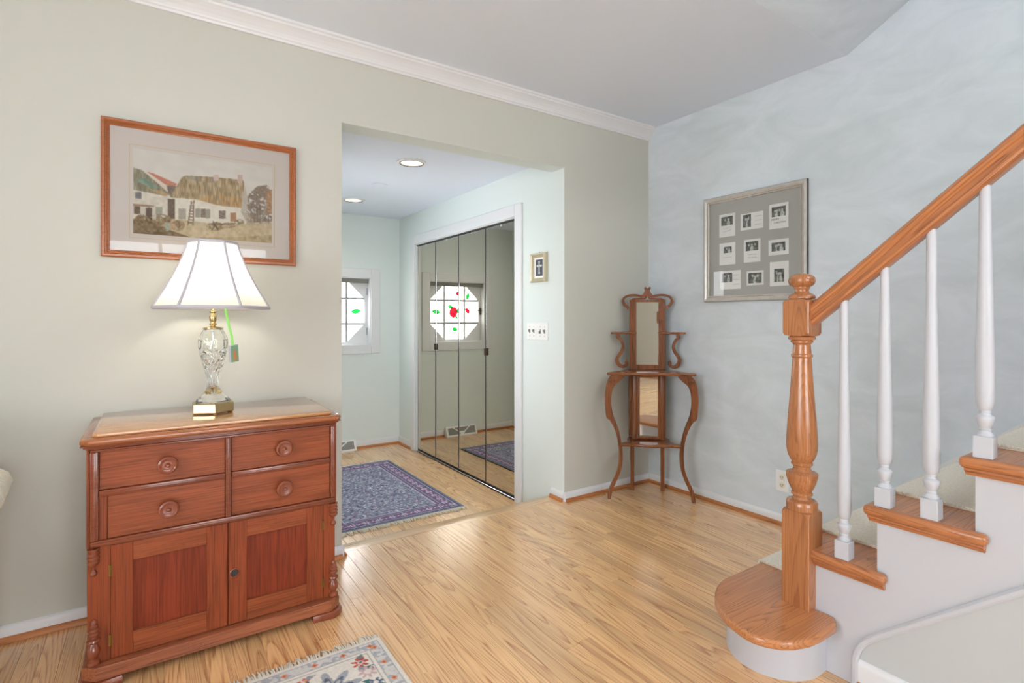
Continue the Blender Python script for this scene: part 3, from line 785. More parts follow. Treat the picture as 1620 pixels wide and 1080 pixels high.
g = G().lathe([(0.03, 1.196), (0.0405, 1.199), (0.0412, 1.204), (0.038, 1.210), (0.031, 1.215), (0.0225, 1.219), (0.0205, 1.226), (0.0225, 1.233), (0.0245, 1.235), (0.0245, 1.237), (0.028, 1.239),
               (0.0365, 1.245), (0.0405, 1.253), (0.0412, 1.260), (0.039, 1.268), (0.033, 1.275), (0.022, 1.280), (0.008, 1.283)], (NX, NY, 0), 36)
obj('finial', g, 'newel', newel, 40)
half = [(0.017, -0.040), (0.024, -0.034), (0.026, -0.026), (0.0225, -0.020), (0.0215, -0.002), (0.024, 0.003), (0.0285, 0.008), (0.0305, 0.016), (0.0275, 0.027), (0.018, 0.035), (0.007, 0.038)]
sec = half + [(-x, z) for x, z in half[::-1]]
y0, y1 = NY - 0.040, -1.6
zr = lambda y: 1.143 + SL * (0.90 - y)
g = G(); lo = [g.bm.verts.new((NX + x, y0, zr(y0) + z)) for x, z in sec]; hi = [g.bm.verts.new((NX + x, y1, zr(y1) + z)) for x, z in sec]
fs = [g.bm.faces.new(lo), g.bm.faces.new(hi[::-1])]
for i in range(len(sec)): fs.append(g.bm.faces.new((lo[i], lo[(i + 1) % len(sec)], hi[(i + 1) % len(sec)], hi[i])))
bmesh.ops.recalc_face_normals(g.bm, faces=fs)
# grain follows the slope: the rail gets its own turned frame
ang = math.atan(SL)
rot = Matrix.Translation((NX, y0, zr(y0))) @ Matrix.Rotation(-ang, 4, 'X')
g.move(rot.inverted())
rail = obj('handrail', g, 'stair_y', sr, 35); rail.matrix_world = rot
rail['label'] = 'oak handrail with moulded sides'
for k in range(2, 9):
    for s in (0, 1):
        cy = RY(k) - 0.019 - 0.1145 * s
        if k == 2:
            if s == 0: continue
            cy = 0.805
        z0 = TZ(k); ztop = zr(cy) - 0.034
        L = ztop - z0
        prof = [(0.0175, 0.057), (0.0185, 0.060), (0.0165, 0.064), (0.0115, 0.070), (0.0115, 0.073), (0.0128, 0.0745), (0.0128, 0.077), (0.0115, 0.0785), (0.0155, 0.087), (0.0185, 0.098),
                (0.0200, 0.106), (0.0190, 0.1085), (0.0125, 0.113), (0.0112, 0.118), (0.0125, 0.120), (0.0125, 0.123), (0.0115, 0.1245), (0.0160, 0.131), (0.0190, 0.145), (0.0200, 0.162), (0.0200, 0.20), (0.0188, 0.30), (0.0155, 0.46), (0.0130, 0.60), (0.0115, L)]
        g = G().lathe([(r, z0 + z) for r, z in prof], (NX + 0.003, cy, 0), 20)
        g.box(NX + 0.003 - 0.0205, NX + 0.003 + 0.0205, cy - 0.0205, cy + 0.0205, z0 + 0.0005, z0 + 0.057, 0.0015)
        obj('baluster', g, 'stair_white', sr, 35)

# ------------------------------------------------------------------ sideboard
SX, SYc = 0.208, 2.285
sb = thing('sideboard', 'reddish brown antique wooden sideboard with four drawers and two doors', 'sideboard', (SX, SYc, 0))
FY = -0.200                              # front face
obj('carcass', G().box(-0.376, 0.376, FY + 0.012, 0.226, 0.068, 0.728, 0.002), 'board_z', sb)
# top: thick lipped slab, raised field, moulding underneath
lip = [(-0.370, -0.240), (0.372, -0.240), (0.392, -0.216), (0.392, 0.230), (-0.392, 0.230), (-0.392, -0.216)]
obj('top_lip', G().prism(lip, 'z', 0.745, 0.7655, 0.008, 3), 'board_lip', sb, 35)
fld = [(-0.350, -0.212), (0.352, -0.212), (0.362, -0.200), (0.362, 0.228), (-0.362, 0.228), (-0.362, -0.200)]
obj('top_board', G().prism(fld, 'z', 0.7657, 0.778, 0.004, 2), 'board_top', sb, 35)
g = G()
for z0, z1, o_ in ((0.7285, 0.734, 0.004), (0.734, 0.740, 0.010), (0.740, 0.7448, 0.017)):
    g.box(-0.374 - o_, 0.374 + o_, FY - 0.006 - o_, 0.228, z0, z1, 0.0018, 2)
obj('cornice_molding', g, 'molding', sb, 35)
lx = lambda X: X - SX
def bar(name, x0, x1, z0, z1, y=FY - 0.010, mat='molding'):
    vert = (z1 - z0) > (x1 - x0)
    g = G().box(x0, x1, y, FY + 0.0115, z0, z1, 0.0035, 2)
    if vert: g.box((x0 + x1) / 2 - 0.0035, (x0 + x1) / 2 + 0.0035, y - 0.004, y + 0.001, z0 + 0.002, z1 - 0.002, 0.0015, 2)
    else: g.box(x0 + 0.002, x1 - 0.002, y - 0.004, y + 0.001, (z0 + z1) / 2 - 0.0035, (z0 + z1) / 2 + 0.0035, 0.0015, 2)
    return obj(name, g, mat, sb, 35)
bar('drawer_molding', lx(-0.160), lx(0.584), 0.7215, 0.728)
bar('drawer_molding', lx(-0.160), lx(-0.138), 0.446, 0.7213)
bar('drawer_molding', lx(0.564), lx(0.584), 0.446, 0.7213)
bar('drawer_molding', lx(-0.160), lx(0.584), 0.426, 0.4458)
bar('drawer_molding', lx(0.2085), lx(0.2275), 0.446, 0.7213)
bar('drawer_molding', lx(-0.1375), lx(0.2083), 0.580, 0.600)
bar('drawer_molding', lx(0.2277), lx(0.5635), 0.580, 0.600)
obj('filler_strip', G().box(lx(-0.1375), lx(-0.117), FY - 0.001, FY + 0.0115, 0.446, 0.5798, 0.001), 'board_z', sb)
def drawer(x0, x1, z0, z1, kx, kz):
    d = obj('drawer', G().box(lx(x0) + 0.001, lx(x1) - 0.001, FY - 0.002, FY + 0.0115, z0 + 0.001, z1 - 0.001, 0.001), 'board_x', sb)
    g = G().lathe([(0.011, 0.0), (0.010, 0.006), (0.012, 0.010), (0.022, 0.014), (0.0285, 0.019), (0.0295, 0.023), (0.028, 0.027), (0.023, 0.0295), (0.019, 0.0275), (0.015, 0.0262),
                   (0.010, 0.0272), (0.007, 0.0262), (0.006, 0.0285), (0.003, 0.031), (0.0005, 0.0315)], (lx(kx), FY - 0.0021, kz), 28, 'Y')
    bmesh.ops.recalc_face_normals(g.bm, faces=g.bm.faces[:])
    obj('knob', g, 'turned', d, 40)
drawer(-0.1375, 0.2083, 0.600, 0.7213, 0.041, 0.656)
drawer(0.2277, 0.5635, 0.600, 0.7213, 0.396, 0.661)
drawer(-0.1168, 0.2083, 0.446, 0.5798, 0.044, 0.511)
drawer(0.2277, 0.5635, 0.446, 0.5798, 0.398, 0.515)
# outer posts flush with the drawers, pilaster boards beside the doors
for s in (-1, 1):
    x0, x1 = (-0.376, lx(-0.1605)) if s < 0 else (lx(0.5845), 0.376)
    obj('corner_post', G().box(x0, x1, FY - 0.006, FY + 0.0115, 0.426, 0.728, 0.002), 'board_z', sb)
    x0, x1 = (-0.374, lx(-0.1095)) if s < 0 else (lx(0.5385), 0.374)
    p = obj('pilaster', G().box(x0, x1, FY - 0.002, FY + 0.0115, 0.0685, 0.4255, 0.001), 'board_z', sb)
    xc = lx(-0.151) if s < 0 else lx(0.5755)
    up = [(0.004, 0.338), (0.009, 0.342), (0.011, 0.348), (0.008, 0.354), (0.0045, 0.358), (0.0045, 0.368), (0.010, 0.374), (0.0155, 0.379), (0.0165, 0.384), (0.013, 0.388), (0.0165, 0.392), (0.017, 0.397), (0.013, 0.401),
          (0.016, 0.405), (0.0165, 0.410), (0.012, 0.414), (0.015, 0.419), (0.0165, 0.425)]
    lo_ = [(0.016, 0.069), (0.018, 0.073), (0.0165, 0.080), (0.009, 0.085), (0.009, 0.089), (0.014, 0.095), (0.0178, 0.105), (0.0175, 0.114), (0.013, 0.124), (0.0085, 0.133), (0.0165, 0.137), (0.0185, 0.141), (0.0165, 0.146), (0.009, 0.150), (0.008, 0.154),
           (0.0150, 0.158), (0.0165, 0.162), (0.012, 0.167), (0.0145, 0.170), (0.0150, 0.174), (0.010, 0.179), (0.0125, 0.182), (0.0122, 0.187), (0.008, 0.191), (0.0088, 0.195), (0.0085, 0.200), (0.005, 0.205), (0.001, 0.2065)]
    obj('split_turning', G().lathe(up, (xc, FY - 0.004, 0), 20), 'turned', p, 40)
    obj('split_turning', G().lathe(lo_, (xc, FY - 0.004, 0), 20), 'turned', p, 40)
def cab_door(x0, x1, px0, px1, hx):
    z0, z1 = 0.0695, 0.4245; pz0, pz1 = 0.138, 0.364
    x0, x1, px0, px1 = lx(x0), lx(x1), lx(px0), lx(px1)
    d = obj('door', G().box(px0 - 0.004, px1 + 0.004, FY + 0.006, FY + 0.0115, pz0 - 0.004, pz1 + 0.004), 'board_panel', sb)
    d['label'] = 'framed cabinet door with a flat panel'
    for a, b in ((x0, px0), (px1, x1)):
        obj('stile', G().box(a, b, FY - 0.004, FY + 0.0115, z0, z1, 0.0012), 'board_z', d)
    for a, b in ((z0, pz0), (pz1, z1)):
        obj('rail', G().box(px0 + 0.0002, px1 - 0.0002, FY - 0.0035, FY + 0.0115, a, b, 0.0012), 'board_x', d)
    for hz in (0.128, 0.346):
        g = G().tube([(hx, FY - 0.005, hz - 0.017), (hx, FY - 0.005, hz + 0.017)], 0.0028, 8).box(hx - 0.005, hx + 0.004, FY - 0.0045, FY - 0.0025, hz - 0.017, hz + 0.017)
        obj('hinge', g, 'old_brass', d)
    return d
cab_door(-0.1085, 0.2150, -0.052, 0.153, lx(-0.1090))
rd = cab_door(0.2185, 0.5375, 0.276, 0.478, lx(0.5380))
g = G().lathe([(0.0165, 0.0), (0.017, 0.004), (0.014, 0.006), (0.0115, 0.003), (0.0115, 0.0)], (lx(0.2365), FY - 0.0041, 0.247), 24, 'Y', closed=True)
bmesh.ops.recalc_face_normals(g.bm, faces=g.bm.faces[:])
obj('keyhole_ring', g, 'turned', rd, 40)
obj('keyhole', G().lathe([(0.0112, 0.0), (0.0112, 0.0012)], (lx(0.2365), FY - 0.0041, 0.247), 20, 'Y'), 'slot', rd)
base = [(-0.352, -0.236), (0.354, -0.236), (0.388, -0.206), (0.388, 0.228), (-0.388, 0.228), (-0.388, -0.206)]
obj('base_rail', G().prism(base, 'z', 0.027, 0.0675, 0.003, 1), 'base_rail', sb)
for x0, x1, y0, y1 in ((0.280, 0.396, -0.246, -0.186), (-0.396, -0.300, -0.246, -0.186), (0.320, 0.390, 0.150, 0.226), (-0.390, -0.320, 0.150, 0.226)):
    if y0 < 0:
        s = 1 if x0 > 0 else -1
        pl = [(s * 0.285, y0 + 0.008), (s * 0.362, y0), (s * 0.384, y0 + 0.012), (s * 0.397, y0 + 0.030), (s * 0.397, y1 + 0.05), (s * 0.34, y1 + 0.05), (s * 0.32, y1), (s * 0.285, y1)]
        g = G().prism(pl, 'z', 0.0, 0.0268, 0.006, 2)
    else: g = G().box(x0, x1, y0, y1, 0, 0.0268, 0.003)
    obj('foot', g, 'turned', sb, 35)

# ------------------------------------------------------------------ table lamp
lp = thing('table_lamp', 'lit crystal table lamp with white bell shade on the sideboard', 'lamp', (0.190, 2.305, 0.778))
hexa = [(0.0757 * math.cos(PI / 6 + PI / 3 * i + PI / 3), 0.0757 * math.sin(PI / 6 + PI / 3 * i + PI / 3)) for i in range(6)]
bs = obj('base', G().prism(hexa, 'z', 0.005, 0.040, 0.003, 2), 'brass', lp)
for x, y in hexa[:]:
    obj('base_foot', G().lathe([(0.005, 0.0), (0.006, 0.003), (0.005, 0.0048)], (x * 0.88, y * 0.88, 0), 12), 'brass', bs)
Z0 = 0.0405
outer = [(0.058, 0.0), (0.0585, 0.004), (0.057, 0.008), (0.046, 0.018), (0.034, 0.030), (0.025, 0.042), (0.0205, 0.056), (0.020, 0.070), (0.0225, 0.090), (0.028, 0.115), (0.036, 0.145), (0.044, 0.178), (0.0495, 0.205), (0.0505, 0.225), (0.048, 0.243), (0.040, 0.258), (0.034, 0.268), (0.032, 0.274)]
def resample(pr, n):
    L = [0]
    for a, b in zip(pr, pr[1:]): L.append(L[-1] + math.dist(a, b))
    o = []
    for i in range(n):
        t = L[-1] * i / (n - 1)
        k = max(j for j in range(len(L)) if L[j] <= t + 1e-9); k = min(k, len(pr) - 2)
        f = (t - L[k]) / (L[k + 1] - L[k]); o.append((pr[k][0] + (pr[k + 1][0] - pr[k][0]) * f, pr[k][1] + (pr[k + 1][1] - pr[k][1]) * f))
    return o
g = G(); rings = []; SEG = 96
for r, z in resample(outer, 84):
    ring = []
    for i in range(SEG):
        a = 2 * PI * i / SEG; dep = 0.0
        if 0.115 < z < 0.205:                     # diamond cuts
            u = a * 9 / (2 * PI); v = z / 0.030
            for w in (u + v, u - v):
                d = abs((w % 1.0) - 0.5); dep = max(dep, max(0.0, 1 - (0.5 - d) / 0.17) if d > 0.33 else 0.0)
            dep *= 0.0060
        elif 0.05 < z <= 0.115: dep = 0.0022 * (0.5 + 0.5 * math.cos(a * 12))     # flutes on the stem
        elif 0.205 <= z < 0.235: dep = 0.0020 * (0.5 + 0.5 * math.cos(a * 20))
        elif z < 0.03: dep = 0.0012 * (0.5 + 0.5 * math.cos(a * 16))
        rr = r - dep
        ring.append(g.bm.verts.new((rr * math.cos(a), rr * math.sin(a), Z0 + z)))
    rings.append(ring)
for a, b in zip(rings, rings[1:]):
    for i in range(SEG): g.bm.faces.new((a[i], a[(i + 1) % SEG], b[(i + 1) % SEG], b[i]))
g.bm.faces.new(rings[0][::-1]); g.bm.faces.new(rings[-1])
# hollow inside
inn = [(0.004, 0.020), (0.010, 0.045), (0.010, 0.080), (0.018, 0.115), (0.028, 0.150), (0.036, 0.180), (0.0415, 0.208), (0.042, 0.226), (0.038, 0.242), (0.029, 0.258), (0.024, 0.270)]
ir = [[g.bm.verts.new((r * math.cos(2 * PI * i / 32), r * math.sin(2 * PI * i / 32), Z0 + z)) for i in range(32)] for r, z in inn]
for a, b in zip(ir, ir[1:]):
    for i in range(32): g.bm.faces.new((a[(i + 1) % 32], a[i], b[i], b[(i + 1) % 32]))
g.bm.faces.new(ir[0]); g.bm.faces.new(ir[-1][::-1])
bd = obj('crystal_body', g, 'crystal', lp, 50); bd['label'] = 'cut crystal lamp body'
obj('inner_rod', G().lathe([(0.0035, 0.024), (0.0035, 0.266)], (0, 0, Z0), 12), 'chrome', bd, 40)
g = G().lathe([(0.033, 0.2742), (0.0345, 0.276), (0.034, 0.279), (0.022, 0.281), (0.010, 0.284), (0.0085, 0.287), (0.013, 0.290), (0.0135, 0.293), (0.009, 0.296), (0.0085, 0.300), (0.012, 0.305), (0.0135, 0.315), (0.0125, 0.325), (0.0085, 0.331),
               (0.0075, 0.334), (0.012, 0.337), (0.012, 0.341), (0.006, 0.345), (0.006, 0.395), (0.014, 0.398), (0.014, 0.44), (0.006, 0.441)], (0, 0, Z0), 28)
obj('brass_stem', g, 'brass', lp, 40)
g = G().lathe([(0.010, 0.441), (0.012, 0.45), (0.024, 0.468), (0.029, 0.488), (0.026, 0.505), (0.015, 0.517), (0.003, 0.521)], (0, 0, Z0), 20)
obj('bulb', g, 'bulb', lp, 60)
# six-sided bell shade
SB, STp = 0.395, 0.640
def shade_r(t): return 0.0800 + (0.193 - 0.0800) * (t ** 1.55 * 0.62 + t * 0.38)
def hexr(a, ph): 
    m = (a - ph) % (PI / 3) - PI / 6
    return math.cos(PI / 6) / math.cos(m) * 0.55 + 0.45
PH = -PI / 2 - math.radians(33) - math.atan2(0.19, 2.3)
g = G(); rings = []
for j in range(25):
    t = j / 24; z = STp - (STp - SB) * t
    rings.append([g.bm.verts.new((shade_r(t) * hexr(2 * PI * i / 72 + PH, PH) * math.cos(2 * PI * i / 72 + PH), shade_r(t) * hexr(2 * PI * i / 72 + PH, PH) * math.sin(2 * PI * i / 72 + PH), z)) for i in range(72)])
for a, b in zip(rings, rings[1:]):
    for i in range(72): g.bm.faces.new((a[i], b[i], b[(i + 1) % 72], a[(i + 1) % 72]))
shd = obj('lamp_shade', g, 'shade', lp, 70)
for k in range(6):
    a = PH + PI / 3 * k
    pts = [((shade_r(t / 16) + 0.001) * math.cos(a), (shade_r(t / 16) + 0.001) * math.sin(a), STp - (STp - SB) * t / 16) for t in range(17)]
    obj('rib_braid', G().tube(pts, 0.0046, 8), 'shade_trim', shd, 60)
for t, z, rr in ((0, STp, 0.0042), (1, SB, 0.0048)):
    pts = [((shade_r(t) * hexr(2 * PI * i / 72 + PH, PH) + 0.001) * math.cos(2 * PI * i / 72 + PH), (shade_r(t) * hexr(2 * PI * i / 72 + PH, PH) + 0.001) * math.sin(2 * PI * i / 72 + PH), z) for i in range(73)]
    obj('rim_braid', G().tube(pts, rr, 8, 1.3), 'shade_trim', shd, 60)
g = G()
for k in range(3):
    a = PH + 2 * PI / 3 * k
    g.tube([(0, 0, STp - 0.012), (0.076 * math.cos(a), 0.076 * math.sin(a), STp - 0.004)], 0.0015, 6)
g.lathe([(0.004, STp - 0.014), (0.006, STp - 0.008), (0.005, STp + 0.004), (0.002, STp + 0.012)], (0, 0, 0), 12)
obj('shade_fitter', g, 'brass', shd, 40)

# small card booklet on a ribbon
tg = thing('hanging_tag', 'small green card booklet hanging on a lime ribbon beside the crystal lamp', 'tag', (0.2540, 2.255, 1.001))
g = G(); w, h, t_ = 0.032, 0.063, 0.010
obj('booklet', G().box(-w / 2, w / 2, -t_ / 2, t_ / 2, -h / 2, h / 2), 'tag_pages', tg, None, None, (0.10, -0.13, 0.55))
for y in (-t_ / 2 - 0.0008, t_ / 2 + 0.0002):
    obj('cover', G().box(-w / 2, w / 2, y, y + 0.0006, -h / 2 - 0.0005, h / 2 + 0.0005), 'tag_green', tg, None, None, (0.10, -0.13, 0.55))
g = G().prism([(-0.007, -0.026), (0.009, -0.026), (0.007, 0.002), (0.003, 0.012), (-0.003, 0.014), (-0.007, 0.002)], 'y', -t_ / 2 - 0.0014, -t_ / 2 - 0.0009)
obj('cover_print', g, 'tag_orange', tg, None, None, (0.10, -0.13, 0.55))
obj('ribbon', G().tube([(-0.003, 0.0, h / 2 - 0.002), (-0.006, 0.001, 0.06), (-0.016, 0.004, 0.105), (-0.030, 0.014, 0.185), (-0.052, 0.040, 0.30)], 0.0045, 8, 0.2, (0, 1, 0)), 'ribbon', tg, 60)

# ------------------------------------------------------------------ cottage picture over the sideboard
def cottage():
    hh, ww = 170, 250
    JX, JY = np.meshgrid(np.linspace(0, 1, ww), np.linspace(0, 1, hh))
    # artwork coordinates: 920 wide, top and bottom edges of the sheet at 245..822 (left) and 390..895 (right)
    X = 248 + 920 * JX; top = 245 + 145 * JX; bot = 822 + 73 * JX; Y = top + (bot - top) * JY
    n1 = noise2(hh, ww, (5, 5), 1); n2 = noise2(hh, ww, (2, 2), 2); n3 = noise2(hh, ww, (14, 10), 3); st_ = noise2(hh, ww, (1.5, 9), 4)
    img = np.empty((hh, ww, 3))
    def fill(mask, c, amp=14, nz=n2):
        c = np.array(c, float)[None, :]
        img[mask] = c + ((nz[mask] - 0.5) * 2 * amp)[:, None]
    allm = np.ones((hh, ww), bool)
    fill(allm, (226, 222, 214), 5, n3)
    P = lambda *p: inpoly(X, Y, p)
    R = lambda x0, y0, x1, y1: (X > x0) & (X < x1) & (Y > y0) & (Y < y1)
    # trees on the right behind the house
    m = P((975, 610), (1000, 560), (1060, 510), (1130, 505), (1168, 540), (1168, 760), (985, 760))
    fill(m & (n1 > 0.38), (150, 132, 110), 40, n2); fill(m & (n2 > 0.66), (96, 80, 66), 20)
    fill(P((1128, 540), (1168, 545), (1168, 700), (1125, 700)), (176, 132, 92), 26)
    # ground
    fill(P((248, 715), (520, 725), (760, 755), (945, 758), (1168, 750), (1168, 950), (248, 900)), (204, 186, 152), 18, n1)
    fill(P((248, 720), (350, 735), (470, 800), (600, 850), (248, 900)), (124, 100, 68), 34, n1)
    fill(P((600, 850), (900, 850), (1168, 840), (1168, 950), (248, 900)), (176, 156, 116), 26, n1)
    # left house
    fill(P((248, 535), (460, 565), (458, 725), (248, 725)), (222, 214, 198), 14, n1)
    fill(P((296, 398), (335, 408), (455, 505), (470, 560)), (232, 224, 210), 8)
    fill(P((330, 408), (365, 416), (512, 488), (498, 512), (448, 498)), (204, 128, 104), 14)
    fill(P((450, 500), (512, 505), (478, 575), (460, 560)), (120, 106, 92), 16)
    fill(P((248, 380), (300, 396), (400, 490), (476, 565), (430, 568), (250, 530)), (142, 134, 108), 34, st_)
    fill(P((262, 470), (310, 440), (400, 510), (380, 530)), (124, 150, 128), 22, n1)
    fill(P((330, 520), (420, 535), (472, 562), (440, 572)), (186, 156, 106), 20, st_)
    fill(R(262, 545, 298, 588), (110, 108, 112)); fill(P((248, 622), (375, 636), (372, 646), (248, 640)), (150, 118, 88))
    fill(R(252, 642, 290, 692), (96, 72, 54)); fill(R(322, 650, 362, 735), (84, 62, 46)); fill(R(384, 645, 424, 700), (160, 160, 138)); fill(R(458, 590, 502, 725), (98, 78, 58))
    # main house
    fill(P((500, 580), (640, 592), (765, 632), (945, 652), (940, 765), (750, 758), (503, 728)), (232, 226, 210), 10, n1)
    fill(P((955, 478), (988, 575), (986, 670), (940, 690), (948, 560)), (196, 188, 174), 12)
    fill(P((545, 445), (572, 432), (760, 445), (955, 468), (964, 490), (945, 655), (860, 648), (765, 632), (640, 594), (468, 580)), (172, 150, 110), 48, st_)
    fill(P((800, 560), (950, 590), (945, 655), (765, 632), (640, 594), (700, 575)) & (n1 > 0.35), (190, 152, 96), 34, st_)
    fill(P((560, 434), (760, 446), (755, 480), (600, 470)) & (n1 > 0.4), (150, 140, 124), 26, st_)
    fill(R(752, 428, 786, 470), (216, 194, 184), 10); fill(R(920, 432, 952, 486), (206, 178, 166), 10)
    fill(R(523, 656, 572, 728), (168, 160, 142), 10); fill(R(630, 656, 664, 716), (156, 148, 130), 8); fill(R(698, 660, 730, 722), (156, 148, 130), 8); fill(R(668, 658, 696, 716), (120, 104, 86), 30)
    fill(R(788, 672, 834, 726), (128, 110, 92), 34); fill(R(866, 686, 906, 746), (176, 126, 88), 12)
    for s in (0, 1):
        cx = 607 + 15 * s - (Y - 600) * (0.14 if s == 0 else 0.03)
        fill((abs(X - cx) < 3.4) & (Y > 602) & (Y < 768), (104, 78, 56))
    lx0 = 607 - (Y - 600) * 0.14; lx1 = 622 - (Y - 600) * 0.03
    fill((X > lx0) & (X < lx1) & (Y > 610) & (Y < 765) & (np.abs((Y / 19.0) % 1 - 0.5) < 0.16), (110, 84, 60))
    # bushes, fence, figure with a basket
    for cx, cy, rx, ry, c in ((410, 730, 70, 36, (132, 112, 78)), (300, 735, 45, 40, (134, 110, 74)), (520, 770, 44, 36, (140, 116, 82)), (765, 778, 60, 30, (146, 122, 86)), (860, 770, 50, 20, (150, 126, 92)), (930, 750, 34, 20, (136, 122, 84))):
        fill((((X - cx) / rx) ** 2 + ((Y - cy) / ry) ** 2 < 1) & (n1 + n2 > 0.85), c, 40)
    fill(P((440, 760), (462, 742), (470, 800), (446, 812)), (160, 178, 168)); fill(P((462, 740), (500, 760), (508, 790), (476, 796)), (196, 160, 124)); fill((X - 462) ** 2 + (Y - 738) ** 2 < 90, (120, 92, 70))
    fill(R(720, 757, 900, 764), (110, 88, 66)); fill((abs(X - 764 - (Y - 770) * 0.5) < 4) & (Y > 740) & (Y < 805), (96, 76, 58)); fill((abs(X - 760 + (Y - 770) * 0.6) < 4) & (Y > 745) & (Y < 805), (96, 76, 58))
    for k in range(7):
        fill((abs(X - 950 - k * 8 - (Y - 690) * 0.55) < 2.6) & (Y > 684) & (Y < 768), (176, 156, 132))
    fill((abs(X - 1105 + (Y - 700) * 0.42) < 9) & (Y > 640) & (Y < 765), (160, 144, 126)); fill((abs(X - 1140) < 4) & (Y > 690) & (Y < 760), (120, 104, 88))
    for k in range(4): fill((abs(X - 1012 - 22 * k) < 2.5) & (Y > 640) & (Y < 755), (112, 96, 82))
    soft = img.copy()
    for ax, d in ((0, 1), (0, -1), (1, 1), (1, -1)): soft += np.roll(img, d, ax)
    return soft / 5 * 0.84 + np.array((228, 222, 210)) * 0.16
pc = thing('framed_picture', 'cherry framed watercolour of a thatched cottage above the sideboard', 'picture', (0.1865, YA, 1.632))
obj('frame', G().ring_frame(0.697, 0.530, [(0, 0.001), (0, 0.016), (0.004, 0.020), (0.011, 0.020), (0.014, 0.016), (0.017, 0.017), (0.020, 0.012), (0.023, 0.013), (0.027, 0.009), (0.027, 0.001)]), 'frame_wood', pc)
obj('mat_board', G().box(-0.3225, 0.3225, -0.005, -0.001, -0.239, 0.239), 'linen_mat', pc)
cxm = 0.1865 - 0.1865
obj('mat_line', G().ring_frame(0.524, 0.364, [(0, 0.0051), (0, 0.0056), (0.0022, 0.0056), (0.0022, 0.0051)], -0.005), 'line_gold', pc)
painted_grid('watercolour', cottage(), -0.2495, 0.2505, 1.463 - 1.632, 1.796 - 1.632, 'print', pc, 'xz', 0.0058)
obj('picture_glass', G().quad((-0.322, -0.0085, -0.238), (0.322, -0.0085, -0.238), (0.322, -0.0085, 0.238), (-0.322, -0.0085, 0.238)), 'picture_glass', pc)

# ------------------------------------------------------------------ collage frame on the grey wall
cf = thing('photo_collage_frame', 'silver frame with nine small photo cards on a grey mat, on the grey wall', 'picture frame', (XB, 1.767, 1.549), -PI / 2)
w, h = 0.628, 0.632
obj('frame', G().ring_frame(w, h, [(0, 0.001), (0, 0.020), (0.003, 0.0245), (0.010, 0.026), (0.018, 0.022), (0.024, 0.018), (0.026, 0.019), (0.032, 0.017), (0.0345, 0.012), (0.0345, 0.001)]), 'silver_frame', cf)
obj('frame_edge', G().ring_frame(w + 0.003, h + 0.003, [(0, 0.001), (0, 0.019), (0.0015, 0.0205), (0.0015, 0.001)]), 'silver_dark', cf)
obj('inner_line', G().ring_frame(w - 0.050, h - 0.050, [(0, 0.018), (0, 0.0206), (0.0022, 0.0206), (0.0022, 0.018)]), 'copper_line', cf)
obj('mat_board', G().box(-w / 2 + 0.034, w / 2 - 0.034, -0.006, -0.001, -h / 2 + 0.034, h / 2 - 0.034), 'grey_mat', cf)
def snapshot(seed, hh=20, ww=28):
    a = noise2(hh, ww, (3, 3), seed); b = noise2(hh, ww, (7, 6), seed + 50)
    v = 70 + 95 * (0.6 * a + 0.4 * b); X, Y = np.meshgrid(np.linspace(0, 1, ww), np.linspace(0, 1, hh))
    r = np.random.RandomState(seed)
    for k in range(2 + seed % 3):                   # light blurred figures against a dark ground
        cx = 0.2 + 0.6 * (k + 0.5) / (2 + seed % 3) + r.uniform(-0.05, 0.05); cy = r.uniform(0.28, 0.42)
        v = np.where(((X - cx) / 0.085) ** 2 + ((Y - cy) / 0.13) ** 2 < 1, 196 + 20 * a, v)
        v = np.where((((X - cx) / 0.15) ** 2 + ((Y - cy - 0.45) / 0.34) ** 2 < 1), 130 + 80 * (k % 2) + 50 * (a - 0.5), v)
    return np.stack([v * 0.99, v, v * 0.96], -1)
def text_mesh(body, size, mat, parent, loc, rot=(PI / 2, 0, 0), name='lettering', align='CENTER', shear=0.0):
    cu = bpy.data.curves.new(name, 'FONT'); cu.body = body; cu.size = size; cu.align_x = align; cu.shear = shear; cu.resolution_u = 2
    t = bpy.data.objects.new('tmp_text', cu); COL.objects.link(t)
    me = bpy.data.meshes.new_from_object(t.evaluated_get(bpy.context.evaluated_depsgraph_get()))
    bpy.data.objects.remove(t)
    me.materials.clear(); me.materials.append(M[mat])
    o = bpy.data.objects.new(name, me); COL.objects.link(o); o.parent = parent; o.location = loc; o.rotation_euler = rot
    return o
cards = [((1.981, 1.875, 1.620, 1.757), (0.13, 0.86, 0.12, 0.50)), ((1.839, 1.701, 1.643, 1.739), (0.10, 0.47, 0.08, 0.84)), ((1.664, 1.556, 1.626, 1.764), (0.13, 0.86, 0.13, 0.52)),
         ((1.980, 1.874, 1.452, 1.583), (0.28, 0.78, 0.18, 0.46)), ((1.819, 1.717, 1.454, 1.586), (0.12, 0.88, 0.10, 0.50)), ((1.669, 1.555, 1.481, 1.567), (0.16, 0.84, 0.20, 0.76)),
         ((1.976, 1.839, 1.305, 1.415), (0.09, 0.60, 0.12, 0.62)), ((1.801, 1.698, 1.321, 1.403), (0.11, 0.89, 0.14, 0.86)), ((1.661, 1.555, 1.310, 1.444), (0.24, 0.76, 0.30, 0.84))]
